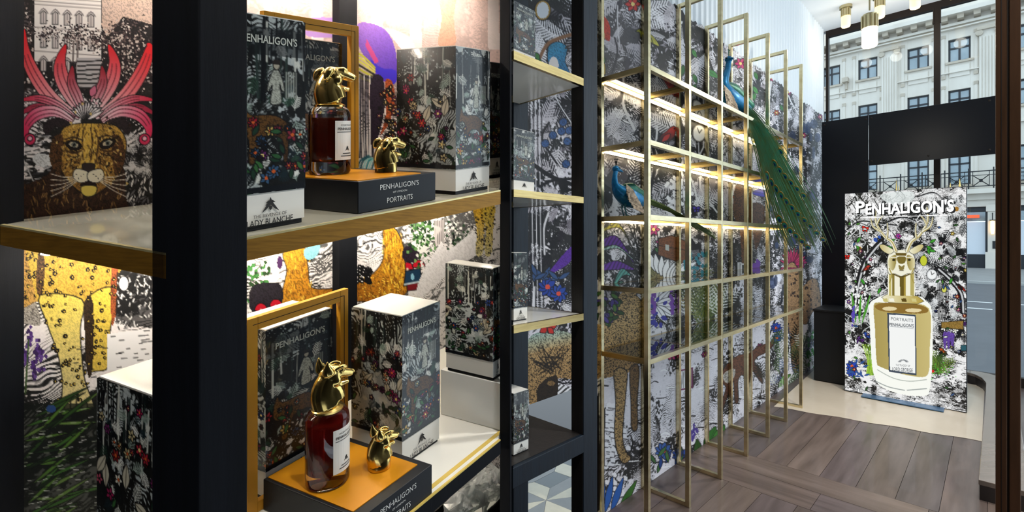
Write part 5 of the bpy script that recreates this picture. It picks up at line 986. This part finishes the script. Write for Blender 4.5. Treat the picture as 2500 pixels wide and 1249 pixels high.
MB(D).prism([(a1_, .36), (a2_, .36), (a2_, .379), (a1_, .379)], -UBOT, 1.0).build('rear_post', 'navy', unit)
r0 = disp_at(1220, 600, 1, .012)[0]; r1 = disp_at(1249.5, 600, 1, -.010)[0]
MB(D).prism([(r0, -.010), (r1, -.010), (r1+.001, .012), (r0, .012)], -UBOT, 1.0).build('front_post', 'navy', unit, bev=.001)
e0 = disp_at(1240, 600, 1, .012)[0]
MB(D).prism([(e0, .012), (ae-.004, BM), (ae-.010, BM), (e0-.004, .012)], -UBOT, 1.0).build('end_panel', 'navy', unit)
def shelf(c, th, edge, top, trim, name):
    ax_ = disp_at(1236, 600, 1, .370)[0]; a0_ = disp_at(1222, 600, 1, .0)[0]
    pl = [(.0035, .0035), (a0_-.001, .0035), (ax_, .374), (.0035, .374)]
    s_ = MB(D).prism(pl, c-th+.002, c-.0006).build(name, top, unit)
    MB(D).box(0, a0_, 0, .0035, c-th, c-.002).build('front_edge', edge, s_); MB(D).box(0, .0035, .0035, .3446, c-th, c-.002).build('side_edge', edge, s_)
    MB(D).box(0, a0_, 0, .004, c-.002, c+.0004).build('edge_lip', trim, s_); MB(D).box(0, .004, .004, .3446, c-.002, c+.0004).build('edge_lip', trim, s_)
    return s_
shelf(0, .027, 'brass_shelf', 'shelf_frost', 'brass_lip', 'upper_shelf')
CL = -.485
ls = shelf(CL, .028, 'navy', 'shelf_white', 'shelf_trim', 'lower_shelf')
MB(D).prism([(.02, .012), (.57, .012), (.585, .020), (.02, .020)], CL-.0006, CL+.0002).build('inlay_line', 'shelf_trim', ls)
shelf(-.98, .028, 'navy', 'shelf_white', 'shelf_trim', 'bottom_shelf'); shelf(.56, .027, 'brass_shelf', 'shelf_white', 'brass_lip', 'top_shelf')
for c in (.56-.027, -.027, CL-.028):
    ax_ = disp_at(1200, 600, 1, .262)[0]; MB(D).box(.012, ax_, .262, .276, c-.008, c).build('light_strip', 'led_top' if c > .3 else 'led_soft', unit, label='warm white light strip under the shelf')
# ------------------------------------------------------------------ boxes on the display unit
g = 'printed perfume boxes on the near display unit'
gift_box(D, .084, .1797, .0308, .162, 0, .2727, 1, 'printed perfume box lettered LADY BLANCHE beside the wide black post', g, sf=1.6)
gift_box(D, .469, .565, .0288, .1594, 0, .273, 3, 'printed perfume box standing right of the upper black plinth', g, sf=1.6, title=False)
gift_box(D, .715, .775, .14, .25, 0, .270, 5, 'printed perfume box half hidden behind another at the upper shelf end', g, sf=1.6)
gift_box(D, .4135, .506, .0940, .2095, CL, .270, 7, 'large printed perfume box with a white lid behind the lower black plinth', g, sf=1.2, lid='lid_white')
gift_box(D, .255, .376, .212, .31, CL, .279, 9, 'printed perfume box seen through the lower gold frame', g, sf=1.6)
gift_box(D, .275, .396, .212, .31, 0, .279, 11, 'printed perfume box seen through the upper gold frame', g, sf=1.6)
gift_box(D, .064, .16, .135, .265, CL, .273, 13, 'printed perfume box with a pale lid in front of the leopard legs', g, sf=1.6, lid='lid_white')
rs = thing('white_riser', D(.60, .09, CL), 'glossy white riser block on the lower shelf by the post', 'riser')
MB(D).prism([(.5825, .016), (.598, .016), (.70, .157), (.5825, .157)], CL, -.391).build('riser_block', 'lid_white', rs, bev=.001)
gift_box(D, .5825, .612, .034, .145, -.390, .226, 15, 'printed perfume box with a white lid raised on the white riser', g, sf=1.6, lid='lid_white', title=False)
# ------------------------------------------------------------------ plinths, frames, bottles
def plinth(a0, a1, b0, b1, c, h, ins, label):
    t = thing('display_plinth', D((a0+a1)/2, (b0+b1)/2, c), label, 'plinth', 'black plinths with amber tops')
    MB(D).box(a0, a1, b0, b1, c, c+h-.0015).build('plinth_body', 'black_card', t, bev=.001)
    i0, i1, j0, j1 = ins; MB(D).box(i0, i1, j0, j1, c+h-.0015, c+h).build('amber_top', 'amber_board', t)
    m = a0+(a1-a0)*.5; w_ = a1-a0
    lettering(D, [("PENHALIGON'S", (m, b0-.0006, c+h*.62), (w_*.50, 0, 0), (0, 0, h*.17), 0), ('OF LONDON', (m, b0-.0006, c+h*.47), (w_*.18, 0, 0), (0, 0, h*.06), 0), ('PORTRAITS', (m, b0-.0006, c+h*.18), (w_*.33, 0, 0), (0, 0, h*.17), 0)], t, 'ink_white'); return t
plinth(.2535, .409, .0203, .190, 0, .049, (.256, .380, .0245, .187), 'black plinth with amber top holding a bottle on the upper shelf')
plinth(.242, .382, .004, .199, CL, .050, (.247, .3705, .0225, .1955), 'black plinth with amber top holding a bottle on the lower shelf')
def gold_frame(a0, a1, c0, c1, b, label):
    t = thing('gold_frame', D((a0+a1)/2, b, c0), label, 'frame', 'empty gold frames behind the plinths'); w_ = .0165
    for nm, (x0, x1, z0, z1) in (('left_bar', (a0, a0+w_, c0, c1)), ('right_bar', (a1-w_, a1, c0, c1)), ('top_bar', (a0+w_, a1-w_, c1-w_*1.25, c1)), ('bottom_bar', (a0+w_, a1-w_, c0, c0+w_))):
        o = MB(D).box(x0, x1, b, b+.010, z0, z1).build(nm, 'gold_frame', t, bev=.0008)
    g_ = .0085; k = .0008
    MB(D).box(a0+g_, a1-g_, b-.0006, b, c1-g_*1.25-k, c1-g_*1.25).box(a1-g_-k, a1-g_, b-.0006, b, c0, c1-g_*1.25).build('groove_line', 'bronze_dark', t); return t
gold_frame(.218, .3985, CL, -.1745, .2, 'empty gold frame around a perfume box on the lower shelf')
gold_frame(.238, .4135, 0, .312, .1915, 'empty gold frame around a perfume box on the upper shelf')
def beast_head(t, name, o, s_, f, kind, m='gold'):
    """cast animal head on a neck: o base, s_ size, f facing (a, b)"""
    f = np.array([f[0], f[1], 0.])/np.hypot(*f); sd = np.array([-f[1], f[0], 0]); up = np.array([0, 0, 1.]); o = np.array(o, float); P = lambda x, y, z: o+s_*(f*x*.84+sd*y+up*z)
    mb = MB(D); fx = kind == 'fox'
    nk = sm([P(-.02, 0, 0), P(-.10, 0, .25), P(-.06, 0, .50), P(.06, 0, .66)], 4); mb.tube(nk, list(s_*np.linspace(.33, .24, len(nk))), 18)
    mb.ball(P(.06, 0, .70), s_*.25, s_*.27, s_*.23, 18, 12)
    mz = [P(.06, 0, .76), P(.28, 0, .73), P(.50, 0, .66), P(.70, 0, .60)] if fx else [P(.04, 0, .78), P(.28, 0, .79), P(.52, 0, .73), P(.74, 0, .66)]
    mb.tube(sm(mz, 4), [(s_*a_, s_*b_) for a_, b_ in zip(np.linspace(.26, .105 if fx else .14, 13), np.linspace(.20, .085 if fx else .115, 13))], 16)
    mb.ball(P(.73 if fx else .78, 0, .625 if fx else .70), s_*.065, s_*.075, s_*.06, 12, 8)
    mb.tube(sm([P(.04, 0, .52), P(.30, 0, .44 if fx else .40), P(.60, 0, .42 if fx else .35)], 4), [(s_*a_, s_*a_*.62) for a_ in np.linspace(.22, .085, 9)], 14)
    for q in (-1, 1):
        mb.ball(P(.32, q*.17, .82 if fx else .87), s_*.05, n=10, m=8); mb.tube(sm([P(.14, q*.17, .88), P(.30, q*.18, .92), P(.46, q*.13, .86)], 3), [s_*.05]*7, 8)
        mb.ball(P(.12, q*.17, .60), s_*.15, s_*.13, s_*.16, 12, 8)
        if fx: mb.tube(sm([P(-.06, q*.16, .82), P(-.12, q*.20, 1.0), P(-.12, q*.21, 1.17)], 3), [s_*.14, s_*.135, s_*.115, s_*.085, s_*.055, s_*.028, s_*.01], 10)
        else: mb.tube(sm([P(-.04, q*.19, .90), P(-.20, q*.27, .80), P(-.28, q*.27, .58)], 3), [s_*.06, s_*.09, s_*.11, s_*.11, s_*.095, s_*.07, s_*.03], 10)
    mb.tube(sm([P(-.08, 0, .42), P(.08, 0, .30), P(.14, 0, .10)], 4), list(s_*np.linspace(.26, .30, 9)), 16)
    ob = mb.build(name, m, t, smooth=2); rm = ob.modifiers.new('fuse', 'REMESH'); rm.mode = 'VOXEL'; rm.voxel_size = s_*.018; rm.use_smooth_shade = True
    sm_ = ob.modifiers.new('relax', 'SMOOTH'); sm_.factor = .5; sm_.iterations = 5; return ob
def bottle(a, b, c, r, body, liq, kind, label, hs):
    t = thing('perfume_bottle', D(a, b, c), label, 'bottle'); g = .0
    MB(D).lathe([(r*.55, 0), (r*.93, .001), (r, .005), (r, body-.008), (r*.975, body-.002), (r*.88, body+.004), (r*.62, body+.009), (r*.46, body+.014)], (a, b, c), 40).build('glass_body', 'glass', t, smooth=True)
    MB(D).lathe([(r*.5, .020), (r*.80, .021), (r*.92, .026), (r*.93, body-.013), (r*.90, body-.011), (0, body-.0108)], (a, b, c), 36).build('perfume', liq, t, smooth=True)
    MB(D).lathe([(r*.72, body+.0062), (r*.74, body+.010), (r*.52, body+.014), (r*.50, body+.019), (0, body+.019)], (a, b, c), 32).build('gold_collar', 'gold', t, smooth=True)
    lb = MB(D); n = 10; a0_, a1_ = -2.02, -.62
    A_ = [a0_+(a1_-a0_)*i/n for i in range(n+1)]
    lb.add([(a+r*1.006*math.cos(x), b+r*1.006*math.sin(x), z) for x in A_ for z in (c+.024, c+body-.016)], [(2*i, 2*i+2, 2*i+3, 2*i+1) for i in range(n)])
    o = lb.build('paper_label', 'box_white', t); s = o.modifiers.new('thick', 'SOLIDIFY'); s.thickness = .0004
    for z, h_, w_ in ((c+body-.0345, .0008, .86), (c+.030, .0012, .6), (c+.034, .0012, .45)):
        A2 = [(a0_+a1_)/2+(a1_-a0_)*w_*(i/8-.5) for i in range(9)]; MB(D).add([(a+r*1.02*math.cos(x), b+r*1.02*math.sin(x), zz) for x in A2 for zz in (z, z+h_)], [(2*i, 2*i+2, 2*i+3, 2*i+1) for i in range(8)]).build('label_rule', 'ink', t)
    am = (a0_+a1_)/2; cyl = lambda x, y, z: D(a+(r*1.022)*math.cos(am+x/r), b+(r*1.022)*math.sin(am+x/r), z)
    lettering(cyl, [("PENHALIGON'S", (0, 0, c+body-.031), (r*1.15, 0, 0), (0, 0, .0042), .02), ('PORTRAITS', (0, 0, c+body-.0245), (r*.8, 0, 0), (0, 0, .0028), 0)], t, 'ink')
    em = MB(cyl); emblem(em, (0, 0, c+.043), (r*.34, 0, 0), (0, 0, .009)); em.build('printed_crest', 'ink', t)
    beast_head(t, 'stopper_head', (a, b, c+body+.015), hs, (1, -.25), kind); return t
PL = CL+.050
bottle(.279, .109, PL, .0300, .108, 'liquid_red', 'fox', 'ruby perfume bottle with a gold fox head stopper on the lower plinth', .062)
bottle(.304, .134, .049, .0295, .1035, 'liquid_brown', 'hound', 'dark amber perfume bottle with a gold hound head stopper on the upper plinth', .060)
for (a, b, c, s_, kd, lab) in ((.3385, .0685, PL, .05, 'fox', 'loose gold fox head stopper standing on the lower plinth'), (.362, .078, .049, .050, 'hound', 'loose gold hound head stopper standing on the upper plinth')):
    t = thing('stopper', D(a, b, c), lab, 'stopper'); beast_head(t, 'cast_head', (a, b, c+s_*.22), s_, (1, -.25), kd)
    MB(D).lathe([(s_*.30, 0), (s_*.33, .001), (s_*.33, s_*.3), (s_*.30, s_*.34)], (a, b, c), 24).build('collar', 'gold', t, smooth=True)
# ------------------------------------------------------------------ clear crystal lumps on the bottom shelf
rr = random.Random(4)
for k in range(11):
    px, py = ((1120, 1235), (1150, 1222), (1180, 1200), (1205, 1195), (1135, 1205), (1165, 1185), (1200, 1230), (1160, 1249), (1110, 1260), (1190, 1165), (1215, 1170))[k]
    q = disp_at(px, py, 1, .20+.012*(k % 3)); s_ = .030; mb = MB(D); mb.ball(q, s_*rr.uniform(.9, 1.2), s_*.9, s_*rr.uniform(.8, 1.1), 6, 5)
    mb.v = [tuple(np.array(p)+np.array([rr.uniform(-1, 1) for _ in range(3)])*s_*.22) for p in mb.v]
    mb.build('crystal_lump', 'glass_frost', label='clear rough crystal lump heaped in the glass tank on the bottom shelf', cat='crystal', group='crystal lumps in the glass tank')
q0, q1 = disp_at(1095, 1249, 1, .165), disp_at(1216, 1140, 1, .165)
tk = thing('glass_tank', D(.7, .2, -.98), 'clear glass tank heaped with crystal lumps on the bottom shelf', 'tank')
ta0 = .60; ta1 = disp_at(1240, 600, 1, .16)[0]
MB(D).box(ta0, ta1, .158, .161, -.978, -.79).build('tank_front', 'side_pane', tk); MB(D).box(ta0, ta0+.003, .161, .26, -.978, -.79).build('tank_side', 'side_pane', tk); MB(D).box(ta0, ta1, .26, .263, -.978, -.79).build('tank_back', 'side_pane', tk); MB(D).box(ta0, ta1, .158, .263, -.98, -.978).build('tank_base', 'side_pane', tk)
